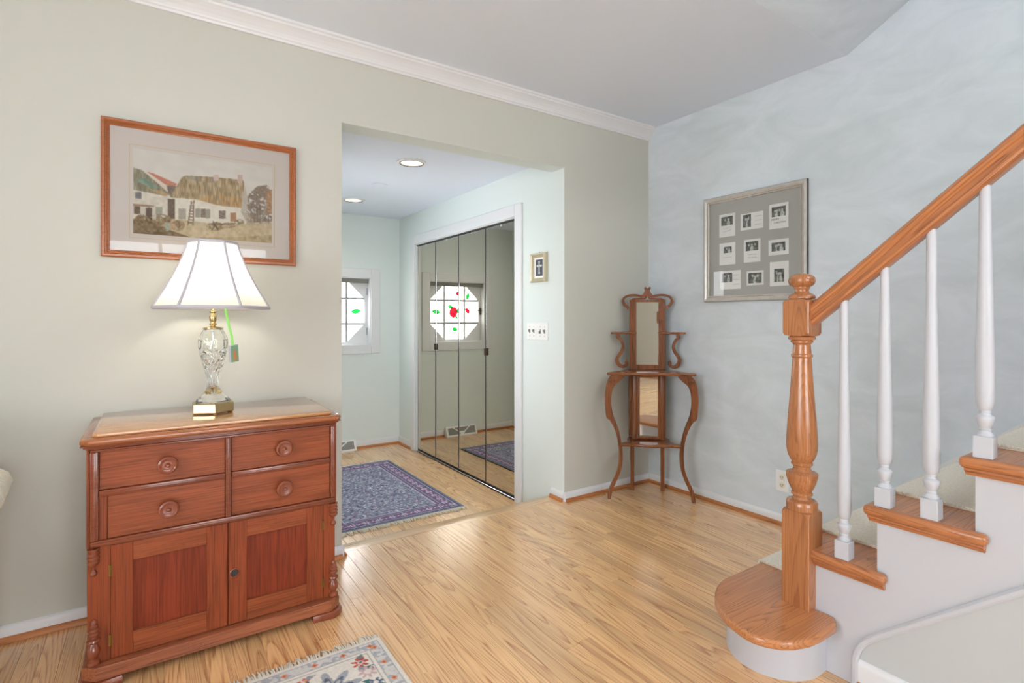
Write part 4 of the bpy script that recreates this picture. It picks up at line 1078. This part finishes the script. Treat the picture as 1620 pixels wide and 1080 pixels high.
for i, ((ya, yb, z0, z1), (s0, s1, t0, t1)) in enumerate(cards):
    x0, x1 = 1.767 - ya, 1.767 - yb; z0 -= 1.549; z1 -= 1.549
    c = obj('photo_card', G().box(x0, x1, -0.0075, -0.0062, z0, z1), 'paper', cf)
    painted_grid('snapshot', snapshot(i + 3), x0 + (x1 - x0) * s0, x0 + (x1 - x0) * s1, z1 - (z1 - z0) * t1, z1 - (z1 - z0) * t0, 'print', c, 'xz', 0.0080)
    cx = (x0 + x1) / 2
    if i == 2:
        text_mesh('MERRY', 0.015, 'slot', c, (cx - 0.020, -0.0079, z1 - (z1 - z0) * 0.66)); text_mesh('CHRISTMAS', 0.013, 'slot', c, (cx + 0.006, -0.0079, z1 - (z1 - z0) * 0.79))
    rr = random.Random(i)
    rows = {0: 2, 1: 3, 3: 1, 4: 2, 6: 3}.get(i, 0)
    for k in range(rows):                            # faint handwritten lines
        if i in (1, 6): xa, xb, zz = x0 + (x1 - x0) * 0.64, x0 + (x1 - x0) * 0.94, z1 - (z1 - z0) * (0.25 + 0.25 * k)
        else: xa, xb, zz = x0 + (x1 - x0) * 0.25, x0 + (x1 - x0) * 0.78, z1 - (z1 - z0) * (0.66 + 0.13 * k)
        pts = [(xa + (xb - xa) * q_ / 14, -0.0079, zz + 0.0022 * math.sin(q_ * 2.2) + (0.010 * q_ / 14 if i == 0 else 0) + rr.uniform(-0.001, 0.001)) for q_ in range(15)]
        obj('handwriting', G().tube(pts, 0.0005, 4), 'slot', c)
obj('picture_glass', G().quad((-w / 2 + 0.034, -0.0105, -h / 2 + 0.034), (w / 2 - 0.034, -0.0105, -h / 2 + 0.034), (w / 2 - 0.034, -0.0105, h / 2 - 0.034), (-w / 2 + 0.034, -0.0105, h / 2 - 0.034)), 'picture_glass', cf)

# ------------------------------------------------------------------ corner stand with mirrors
cs = thing('corner_stand', 'carved oak corner stand with two mirrors and curved legs in the room corner', 'corner stand', (2.695, 2.406, 0), math.radians(-42.2))
bk = obj('back_panel', G().box(-0.115, -0.071, -0.010, 0.010, 0.795, 1.252, 0.002).box(0.071, 0.115, -0.010, 0.010, 0.795, 1.252, 0.002).box(-0.0708, 0.0708, -0.010, 0.010, 1.236, 1.252).box(-0.0708, 0.0708, -0.010, 0.010, 0.795, 0.826), 'stand', cs)
obj('mirror', G().box(-0.0705, 0.0705, -0.006, -0.002, 0.8262, 1.2358), 'mirror', bk)
# crest: central flare with two curls, outer loops and inner scrolls
def scroll(name, pts, wd, y0, y1, parent, mirror=True, mat='stand'):
    for s in ((1, -1) if mirror else (1,)):
        L, R_ = [], []
        for i, (x, z) in enumerate(pts):
            a, b = pts[max(i - 1, 0)], pts[min(i + 1, len(pts) - 1)]
            t = Vector((b[0] - a[0], b[1] - a[1])).normalized(); n_v = Vector((-t.y, t.x))
            hw = (wd[i] if isinstance(wd, (list, tuple)) else wd) / 2
            L.append((s * (x + n_v.x * hw), z + n_v.y * hw)); R_.append((s * (x - n_v.x * hw), z - n_v.y * hw))
        obj(name, G().band(L, R_, y0, y1), mat, parent, 40)
def spline(pts, n=5):
    P_ = [Vector(p) for p in pts]; out = []
    for i in range(len(P_) - 1):
        p0, p1, p2, p3 = P_[max(i - 1, 0)], P_[i], P_[i + 1], P_[min(i + 2, len(P_) - 1)]
        for k in range(n):
            t = k / n
            out.append(tuple(0.5 * ((2 * p1) + (-p0 + p2) * t + (2 * p0 - 5 * p1 + 4 * p2 - p3) * t * t + (-p0 + 3 * p1 - 3 * p2 + p3) * t ** 3)))
    out.append(tuple(P_[-1])); return out
cr = lambda px, py: ((px - 520) / 1640.0, 1.136 - ((py / 6.753 + 440) - 502) / 242.0)
scroll('crest_loop', spline([cr(462, 192), cr(400, 180), cr(330, 183), cr(280, 205), cr(264, 240), cr(278, 280), cr(310, 308), cr(322, 325)]), [0.0145] * 20 + [0.018] * 16, -0.014, 0.004, cs)
scroll('crest_scroll', spline([cr(496, 190), cr(508, 200), cr(494, 214), cr(470, 216), cr(420, 218), cr(372, 222), cr(352, 236), cr(350, 255), cr(362, 258)]), 0.0115, -0.016, -0.0102, cs)
g = G().prism([cr(*p) for p in ((452, 186), (478, 165), (496, 130), (488, 112), (496, 98), (512, 98), (520, 108), (528, 98), (544, 98), (552, 112), (544, 130), (562, 165), (588, 186), (570, 205), (520, 190), (470, 205))], 'y', -0.014, 0.004, 0.002, 1)
obj('crest_finial', g, 'stand', cs, 40)
for s in (-1, 1):
    g = G().lathe([(0.006, 0), (0.0085, 0.001), (0.0085, 0.004), (0.005, 0.006), (0.001, 0.0062)], (s * 0.0135, -0.014, cr(0, 106)[1]), 16, 'Y'); bmesh.ops.recalc_face_normals(g.bm, faces=g.bm.faces[:])
    obj('crest_curl', g, 'stand', cs, 40)
# side shelves and their S brackets
for s in (-1, 1):
    sh = [(s * 0.068, -0.0105), (s * 0.120, -0.0105), (s * 0.120, 0.008), (s * 0.145, 0.012), (s * 0.225, -0.028), (s * 0.236, -0.055), (s * 0.225, -0.078), (s * 0.150, -0.072), (s * 0.100, -0.060), (s * 0.075, -0.035)]
    g = G().prism(sh, 'z', 1.028, 1.042, 0.005, 2)
    obj('side_shelf', g, 'stand_x', cs, 40)
sbr = lambda px, py: ((px - 525) / 1655.0, 1.136 - ((py / 6.753 + 440) - 502) / 245.5)
scroll('shelf_bracket', spline([sbr(828, 606), sbr(842, 632), sbr(818, 655), sbr(794, 700), sbr(788, 740), sbr(803, 785), sbr(836, 835), sbr(852, 880), sbr(836, 925), sbr(796, 950), sbr(758, 935), sbr(748, 905), sbr(764, 893)]),
       [0.022] * 8 + [0.017] * 12 + [0.020] * 14 + [0.024] * 10 + [0.020] * 20, -0.052, -0.034, cs)
# table shelf with a gently bowed front
ft = [(-0.262, -0.232), (-0.19, -0.236), (-0.10, -0.228), (0.0, -0.222), (0.10, -0.228), (0.19, -0.236), (0.262, -0.232), (0.268, -0.222), (0.262, -0.205), (0.118, 0.012), (-0.118, 0.012), (-0.262, -0.205), (-0.268, -0.222)]
obj('table_shelf', G().prism(ft, 'z', 0.777, 0.7945, 0.006, 3), 'stand_x', cs, 40)
# mirrored cabinet column below
col = obj('column', G().box(-0.100, 0.100, -0.085, 0.008, 0.352, 0.776, 0.002), 'stand', cs)
for s in (-1, 1):
    obj('column_post', G().box(s * 0.0845 - 0.0105, s * 0.0845 + 0.0105, -0.093, -0.0855, 0.352, 0.776, 0.003, 2), 'stand', col, 40)
obj('mirror_frame', G().ring_frame(0.146, 0.414, [(0, 0), (0, 0.010), (0.006, 0.012), (0.012, 0.007), (0.016, 0.007), (0.016, 0)], 0.565), 'stand', col, None, (0, -0.0855, 0))
obj('mirror', G().box(-0.0565, 0.0565, -0.0905, -0.0860, 0.3745, 0.7555), 'mirror', col)
# lower shelf, back legs
lf = [(-0.196, -0.218), (-0.150, -0.222), (-0.110, -0.214), (-0.06, -0.226), (0.0, -0.242), (0.06, -0.226), (0.110, -0.214), (0.150, -0.222), (0.196, -0.218), (0.200, -0.208), (0.190, -0.196), (0.13, -0.13), (0.135, -0.05), (0.120, 0.010), (-0.120, 0.010), (-0.135, -0.05), (-0.13, -0.13), (-0.190, -0.196), (-0.200, -0.208)]
obj('lower_shelf', G().prism(lf, 'z', 0.334, 0.3515, 0.006, 3), 'stand_x', cs, 40)
for s in (-1, 1):
    g = G().box(s * 0.0965 - 0.012, s * 0.0965 + 0.012, -0.012, 0.012, 0.0, 0.3338, 0.002)
    l_o = obj('leg', g, 'stand', cs)
    if s: obj('leg_upper', G().box(s * 0.108 - 0.010, s * 0.108 + 0.010, 0.0085, 0.0215, 0.352, 0.776, 0.002), 'stand', l_o)
# curved front legs: inner and outer outline of the right leg
lg = lambda px, py: ((px - 681) / 2135.0 * -1, 1.136 - ((570 + py / 8.306) - 502) / 257.0)
out_l = [(178, 196), (135, 235), (105, 310), (86, 420), (80, 540), (88, 660), (102, 768), (140, 800), (185, 870), (222, 960), (246, 1050), (256, 1120), (266, 1214), (264, 1320), (252, 1420), (222, 1520), (186, 1600), (146, 1690), (124, 1760), (118, 1800), (118, 1856)]
inn_l = [(346, 196), (310, 245), (262, 292), (218, 330), (184, 392), (168, 480), (166, 580), (176, 668), (198, 752), (232, 840), (266, 940), (286, 1030), (304, 1130), (316, 1240), (312, 1350), (292, 1460), (262, 1550), (232, 1620), (192, 1710), (172, 1780), (162, 1856)]
for s in (-1, 1):
    Lp = spline([(s * lg(*p)[0], lg(*p)[1]) for p in out_l], 3); Rp = spline([(s * lg(*p)[0], lg(*p)[1]) for p in inn_l], 3)
    dz = Lp[-1][1] - 0.004; 
    Lp = [(x, max(z - dz * (0.78 - z) / 0.78, 0.004)) for x, z in Lp]; Rp = [(x, max(z - dz * (0.78 - z) / 0.78, 0.004)) for x, z in Rp]
    Lp[0] = (Lp[0][0], 0.7765); Rp[0] = (Rp[0][0], 0.7765)
    l_o = obj('leg', G().band(Lp, Rp, -0.226, -0.200, 0.005), 'stand', cs, 40)
    pts = []
    c0 = (s * (0.236), 0.742)
    for k in range(18):
        a = k / 17 * 2.3 * PI; r_ = 0.020 * (1 - k / 20.0)
        pts.append((c0[0] + s * -r_ * math.cos(a), -0.2285, c0[1] + r_ * math.sin(a) - 0.006))
    obj('leg_scroll', G().tube(pts, 0.0045, 8), 'stand', l_o, 60)
    xf = (Lp[-1][0] + Rp[-1][0]) / 2
    obj('foot_glide', G().lathe([(0.008, 0.0), (0.011, 0.001), (0.010, 0.004)], (xf, -0.213, 0), 14), 'white_plastic', l_o)

# ------------------------------------------------------------------ small things on the walls and ceiling
cx = thing('cross_picture', 'small gold framed silver cross on slate velvet beside the closet', 'picture', (OX1, 2.795, 1.462), -PI / 2)
obj('frame', G().ring_frame(0.160, 0.190, [(0, 0.001), (0, 0.022), (0.004, 0.027), (0.012, 0.025), (0.016, 0.018), (0.024, 0.014), (0.028, 0.009), (0.028, 0.001)]), 'gold_frame', cx)
obj('velvet_ground', G().box(-0.0535, 0.0535, -0.006, -0.001, -0.0685, 0.0685), 'velvet', cx)
obj('mat_border', G().ring_frame(0.106, 0.136, [(0, 0.0061), (0, 0.0075), (0.014, 0.0075), (0.014, 0.0061)]), 'paper', cx)
g = G().box(-0.0045, 0.0045, -0.0095, -0.0061, -0.034, 0.036, 0.001).box(-0.020, 0.020, -0.0092, -0.0061, 0.008, 0.016, 0.001)
for x, z in ((0, 0.036), (-0.020, 0.012), (0.020, 0.012), (0, -0.034)):
    g.lathe([(0.0075, 0.0), (0.008, 0.002), (0.004, 0.0036)], (x, -0.0061, z), 10, 'Y')
bmesh.ops.recalc_face_normals(g.bm, faces=g.bm.faces[:])
obj('cross', g, 'silver', cx)
obj('hanger', G().tube([(-0.006, -0.004, 0.0955), (0, -0.004, 0.103), (0.006, -0.004, 0.0955)], 0.0015, 6), 'old_brass', cx)
for k, y in enumerate((2.878, 2.762)):
    sw = thing('light_switch', ('white double toggle switch plate beside the closet casing', 'white double toggle switch plate at the opening corner')[k], 'light switch', (OX1, y, 1.044), -PI / 2, 'hall light switches')
    obj('plate', G().box(-0.0575, 0.0575, -0.006, -0.0005, -0.057, 0.057, 0.003, 2), 'white_plastic', sw)
    for j, s in enumerate((-1, 1)):
        up = not (k == 1 and j == 0)
        obj('toggle', G().box(s * 0.023 - 0.005, s * 0.023 + 0.005, -0.018, -0.0062, -0.004 if up else -0.014, 0.012 if up else 0.003, 0.002), 'toggle', sw)
        obj('toggle_slot', G().box(s * 0.023 - 0.006, s * 0.023 + 0.006, -0.0068, -0.0062, -0.013, 0.013), 'toggle', sw)
        for z in (-0.030, 0.030):
            obj('screw', G().lathe([(0.003, 0), (0.003, 0.001)], (s * 0.023, -0.0061, z), 10, 'Y'), 'toggle', sw)
ou = thing('electrical_outlet', 'white electrical outlet low on the grey wall', 'outlet', (XB, 1.592, 0.240), -PI / 2)
obj('plate', G().box(-0.036, 0.036, -0.006, -0.0005, -0.0575, 0.0575, 0.003, 2), 'white_plastic', ou)
for z in (-0.021, 0.021):
    r_o = obj('socket', G().lathe([(0.016, 0), (0.0165, 0.0015), (0.015, 0.003)], (0, -0.0061, z), 20, 'Y'), 'ivory_plastic', ou)
    for s in (-1, 1):
        obj('slot', G().box(s * 0.006 - 0.0012, s * 0.006 + 0.0012, -0.0098, -0.0092, z - 0.003, z + 0.006), 'slot', r_o)
    obj('slot', G().lathe([(0.0022, 0), (0.0022, 0.0006)], (0, -0.0092, z - 0.008), 10, 'Y'), 'slot', r_o)
s2 = thing('light_switch', 'white single switch plate on the grey wall behind the newel post', 'light switch', (XB, 1.370, 1.200), -PI / 2)
obj('plate', G().box(-0.036, 0.036, -0.006, -0.0005, -0.0575, 0.0575, 0.003, 2), 'white_plastic', s2)
obj('toggle', G().box(-0.005, 0.005, -0.016, -0.0062, -0.004, 0.012, 0.002), 'white_plastic', s2)

for k, (x, y) in enumerate(((1.402, 3.25), (1.431, 4.56))):
    dl = thing('recessed_light', ('lit recessed ceiling light close to the opening', 'lit recessed ceiling light close to the octagonal window')[k], 'ceiling light', (x, y, HC), 0, 'hall recessed lights')
    g = G().lathe([(0.098, -0.0002), (0.097, -0.005), (0.080, -0.008), (0.0765, -0.004), (0.0765, -0.0002)], (0, 0, 0), 40, closed=True)
    bmesh.ops.recalc_face_normals(g.bm, faces=g.bm.faces[:])
    obj('trim_ring', g, 'trim', dl, 40)
    g = G().lathe([(0.0785, -0.0045), (0.0785, -0.0085), (0.0725, -0.0085), (0.0725, -0.0032)], (0, 0, 0), 40, closed=True)
    bmesh.ops.recalc_face_normals(g.bm, faces=g.bm.faces[:])
    obj('inner_ring', g, 'silver_dark', dl, 40)
    obj('lens', G().lathe([(0.0725, -0.0012), (0.0725, -0.0030)], (0, 0, 0), 40), 'downlight', dl)
    sp = bpy.data.lights.new('downlight_beam', 'SPOT'); sp.energy = 22; sp.spot_size = math.radians(150); sp.spot_blend = 0.9; sp.shadow_soft_size = 0.06; sp.color = (1.0, 0.93, 0.80)
    so = bpy.data.objects.new('downlight_beam', sp); COL.objects.link(so); so.parent = dl; so.location = (0, 0, -0.012)
cp = tag(obj('ceiling_cover', G().lathe([(0.060, -0.0002), (0.060, -0.007), (0.054, -0.011), (0.01, -0.012)], (0, 0, 0), 36), 'ceiling', None, 40, (1.431, 3.93, HC)), 'white round cover plate on the hall ceiling between the lights', 'cover plate')

# sloped baseboard vent under the octagonal window
vt = thing('baseboard_vent', 'white baseboard heating vent with grey grille under the octagonal window', 'vent', (1.452, YH1 - 0.0265, HZ))
obj('body', G().prism([(0.0, 0.001), (-0.060, 0.001), (-0.060, 0.012), (-0.022, 0.098), (-0.010, 0.106), (0.0, 0.106)], 'x', -0.187, 0.187), 'white_plastic', vt)
def vface(u, v): # u across, v up the sloped face
    return (u, -0.0605 + 0.038 * v, 0.012 + 0.086 * v)
for poly in (((-0.165, 0.1), (-0.02, 0.1), (-0.05, 0.45), (-0.11, 0.9), (-0.165, 0.9)), ((0.165, 0.1), (0.02, 0.1), (0.05, 0.45), (0.11, 0.9), (0.165, 0.9)), ((-0.09, 0.9), (0.09, 0.9), (0.03, 0.45), (-0.03, 0.45))):
    gg = G(); vs = []
    for dd in (0.0, 0.0015):
        vs.append([gg.bm.verts.new(Vector(vface(u, v)) + Vector((0, -dd, dd * 0.4))) for u, v in poly])
    k_ = len(poly); fs = [gg.bm.faces.new(vs[0]), gg.bm.faces.new(vs[1][::-1])]
    for i in range(k_): fs.append(gg.bm.faces.new((vs[0][i], vs[0][(i + 1) % k_], vs[1][(i + 1) % k_], vs[1][i])))
    bmesh.ops.recalc_face_normals(gg.bm, faces=fs)
    obj('grille', gg, 'vent_grille', vt)

# ------------------------------------------------------------------ rugs
def stamp(img, x, y, r, c, petals=0, core=None):
    h, w = img.shape[:2]; R_ = int(r) + 2
    x0, x1, y0, y1 = max(int(x) - R_, 0), min(int(x) + R_ + 1, w), max(int(y) - R_, 0), min(int(y) + R_ + 1, h)
    if x0 >= x1 or y0 >= y1: return
    X, Y = np.meshgrid(np.arange(x0, x1) - x, np.arange(y0, y1) - y)
    d = np.hypot(X, Y); lim = r * (0.72 + 0.28 * np.cos(petals * np.arctan2(Y, X))) if petals else r
    sub = img[y0:y1, x0:x1]; sub[d < lim] = c
    if core is not None: sub[d < r * 0.36] = core
def leafs(img, x, y, L, ang, c):
    for k in range(int(L) + 1):
        stamp(img, x + math.cos(ang) * k, y + math.sin(ang) * k, max(0.6, (1 - abs(2.0 * k / max(L, 1) - 1)) * L * 0.28), c)
def fringe(gg, x0, x1, y, sgn, z, ln, r_, step):
    x = x0
    while x < x1:
        L = ln * r_.uniform(0.6, 1.15); dx = r_.uniform(-0.35, 0.35) * L
        gg.tube([(x, y - sgn * 0.003, z), (x + dx * 0.4, y + sgn * L * 0.5, z - 0.001 + r_.uniform(0, 0.004)), (x + dx, y + sgn * L, 0.0022)], [0.0034, 0.0030, 0.0016], 5)
        x += step * r_.uniform(0.7, 1.3)
def hall_pattern():
    ww, hh = 300, 462
    r_ = np.random.RandomState(5)
    img = np.zeros((hh, ww, 3)); img[:] = (112, 116, 138)
    X, Y = np.meshgrid(np.arange(ww), np.arange(hh))
    e = np.minimum(np.minimum(X, ww - 1 - X), np.minimum(Y, hh - 1 - Y))
    img[e < 46] = (92, 84, 116)
    NAVY, PALE, MIST, PLUM, TEAL, ROSE = (58, 58, 88), (206, 208, 208), (172, 182, 192), (138, 88, 136), (116, 136, 146), (156, 72, 118)
    for y in range(50, hh - 50, 7):
        for x in range(50, ww - 50, 8):
            ox, oy = x + r_.uniform(-2, 2) + (4 if (y // 7) % 2 else 0), y + r_.uniform(-2, 2)
            leafs(img, ox, oy, r_.uniform(4, 8), r_.choice((0.5, 2.6, 3.7, 5.6)), (PALE, MIST, NAVY, TEAL, NAVY, MIST)[r_.randint(0, 6)])
            if r_.rand() < 0.6: stamp(img, ox, oy, r_.uniform(1.8, 3.4), (PALE, MIST, PLUM, NAVY, TEAL, PALE, ROSE)[r_.randint(0, 7)], 5, NAVY)
    per = [(x, 25) for x in range(16, ww - 12, 14)] + [(x, hh - 26) for x in range(16, ww - 12, 14)] + [(25, y) for y in range(38, hh - 38, 14)] + [(ww - 26, y) for y in range(38, hh - 38, 14)]
    for k, (x, y) in enumerate(per):                 # border of pale rosettes and plum buds
        for q_ in range(4): leafs(img, x + r_.uniform(-7, 7), y + r_.uniform(-9, 9), r_.uniform(5, 8), r_.uniform(0, 6.28), (MIST, NAVY, TEAL, PLUM)[q_])
        if k % 2: stamp(img, x, y, 8.0, (188, 182, 200), 6, ROSE)
        else: stamp(img, x, y, 5.2, ROSE, 5, PALE)
    for a, b, c in ((0, 6, (98, 108, 124)), (6, 8, NAVY), (11, 12, PALE), (39, 40, PALE), (40, 43, NAVY), (43, 45, PLUM), (47, 49, MIST)):
        img[(e >= a) & (e < b)] = c
    img += (noise2(hh, ww, (1.2, 1.2), 8)[..., None] - 0.5) * 40
    return img * 0.94 + np.array((214, 210, 220)) * 0.14
def flower_pattern():
    ww, hh = 262, 400
    r_ = np.random.RandomState(11); img = np.zeros((hh, ww, 3)); img[:] = (230, 224, 212)
    X, Y = np.meshgrid(np.arange(ww), np.arange(hh)); e = np.minimum(np.minimum(X, ww - 1 - X), np.minimum(Y, hh - 1 - Y))
    RED, TEAL, GREY, PINK, NAVY = (198, 92, 80), (72, 122, 122), (152, 154, 160), (208, 176, 176), (104, 112, 128)
    n1 = noise2(hh, ww, (3, 3), 9)
    # narrow grey guard border with small orange flowers
    m = (e >= 5) & (e < 15); img[m] = (214, 210, 204); img[m & (n1 > 0.58)] = (176, 177, 182)
    for a, b in ((4, 5), (15, 16), (19, 20)): img[(e >= a) & (e < b)] = (176, 174, 174)
    for x in range(14, ww, 26):
        for y in (10, hh - 11): stamp(img, x, y, 3.6, (214, 150, 112), 4, (190, 92, 76))
    for y in range(14, hh, 26):
        for x in (10, ww - 11): stamp(img, x, y, 3.6, (214, 150, 112), 4, (190, 92, 76))
    for cxx in (ww - 62, 62):
        for cyy in (52, hh - 52):
            stamp(img, cxx, cyy, 27, (168, 170, 176), 8); stamp(img, cxx, cyy, 19, NAVY, 8); stamp(img, cxx, cyy, 14, (190, 190, 190), 8); stamp(img, cxx, cyy, 7, RED, 4, (224, 170, 120))
    pts = []
    for _ in range(4000):
        x, y = r_.uniform(26, ww - 26), r_.uniform(26, hh - 26)
        if all((x - a) ** 2 + (y - b) ** 2 > 13 ** 2 for a, b in pts) and all((x - a) ** 2 + (y - b) ** 2 > 30 ** 2 for a in (62, ww - 62) for b in (52, hh - 52)): pts.append((x, y))
    for k, (x, y) in enumerate(pts):
        t = k % 5
        for j in range(3): leafs(img, x + r_.uniform(-4, 4), y + r_.uniform(-4, 4), r_.uniform(8, 13), r_.uniform(0, 6.28), (TEAL, GREY, (126, 140, 134))[j])
        if t in (0, 2): stamp(img, x, y, 8.5, RED, 7, (232, 196, 180)); stamp(img, x, y, 1.6, NAVY)
        elif t == 1: stamp(img, x, y, 9.5, PINK, 8, (226, 216, 206))
        elif t == 3: stamp(img, x, y, 7, NAVY, 6, (226, 216, 206))
        else: stamp(img, x, y, 5.5, (214, 120, 100), 5, (232, 210, 190))
    img += (noise2(hh, ww, (1.2, 1.2), 18)[..., None] - 0.5) * 20
    return img
def make_rug(name, label, x0, x1, y0, y1, z, pat, th, edge, seed, fr=0.05):
    t = thing(name, label, 'rug', ((x0 + x1) / 2, (y0 + y1) / 2, z))
    a, b = (x1 - x0) / 2, (y1 - y0) / 2
    obj('rug_body', G().box(-a, a, -b, b, 0.0008, th - 0.0006, 0.0015), edge, t)
    painted_grid('woven_face', pat, -a + 0.001, a - 0.001, -b + 0.001, b - 0.001, 'weave', t, 'xy', th)
    r_ = random.Random(seed); gg = G()
    fringe(gg, -a, a, b, 1, th * 0.6, fr, r_, 0.0056); fringe(gg, -a, a, -b, -1, th * 0.6, fr, r_, 0.0056)
    o = obj('fringe', gg, 'fringe', t, 60); o['kind'] = 'stuff'
    return t
M['hall_edge'] = plain('rug_edge_slate', lin(84, 92, 110), 0.95, spec=0.1)
M['cream_edge'] = plain('rug_edge_cream', lin(216, 208, 194), 0.95, spec=0.1)
make_rug('hall_rug', 'slate blue and plum floral rug with white fringe on the hall floor', 0.84, 1.757, 3.185, 4.59, HZ, hall_pattern(), 0.009, 'hall_edge', 1)
make_rug('flower_rug', 'cream rug with red flowers and fringe in front of the sideboard', -0.256, 0.664, 0.42, 1.822, 0.0, flower_pattern(), 0.010, 'cream_edge', 2, 0.042)

# ------------------------------------------------------------------ white wicker armchair at the picture's edge (only its arm roll shows)
ac = thing('wicker_armchair', 'white wicker armchair beside the sideboard, only its rolled arm in view', 'armchair', (-0.684, 2.08, 0))
def woven_roll(path, r, name, parent):
    gg = G(); gg.tube(path, r * 0.93, 16)
    P_ = [Vector(p) for p in path]; L = sum((b - a).length for a, b in zip(P_, P_[1:])); turns = int(L / 0.010); pts = []
    for k in range(turns * 10):
        u = k / (turns * 10 - 1) * (len(P_) - 1); i = min(int(u), len(P_) - 2); p = P_[i].lerp(P_[i + 1], u - i); t = (P_[i + 1] - P_[i]).normalized()
        s_ = t.cross(Vector((0, 0, 1))) if abs(t.z) < 0.9 else Vector((1, 0, 0)); s_.normalize(); w_ = s_.cross(t); a = 2 * PI * k / 10
        pts.append(p + (s_ * math.cos(a) + w_ * math.sin(a)) * r)
    gg.tube(pts, 0.0042, 5)
    return obj(name, gg, 'wicker', parent, 60)
obj('seat', G().box(-0.27, 0.27, -0.26, 0.24, 0.34, 0.40, 0.015, 2), 'wicker', ac)
obj('backrest', G().box(-0.22, 0.20, 0.22, 0.27, 0.40, 0.80, 0.02, 2), 'wicker', ac)
woven_roll([(-0.22, 0.25, 0.80), (0, 0.25, 0.83), (0.19, 0.25, 0.80)], 0.035, 'back_roll', ac)
for s in (-1, 1):
    woven_roll([(s * 0.262, -0.16, 0.575), (s * 0.262, -0.06, 0.575), (s * 0.262, 0.06, 0.58), (s * 0.262, 0.22, 0.62)], 0.052, 'arm_roll', ac)
    obj('arm_panel', G().box(s * 0.245 - 0.012, s * 0.245 + 0.012, -0.15, 0.22, 0.401, 0.545, 0.004), 'wicker', ac)
    for y in (-0.24, 0.22): obj('leg', G().tube([(s * 0.245, y, 0.0), (s * 0.245, y, 0.345)], 0.018, 10), 'wicker', ac)
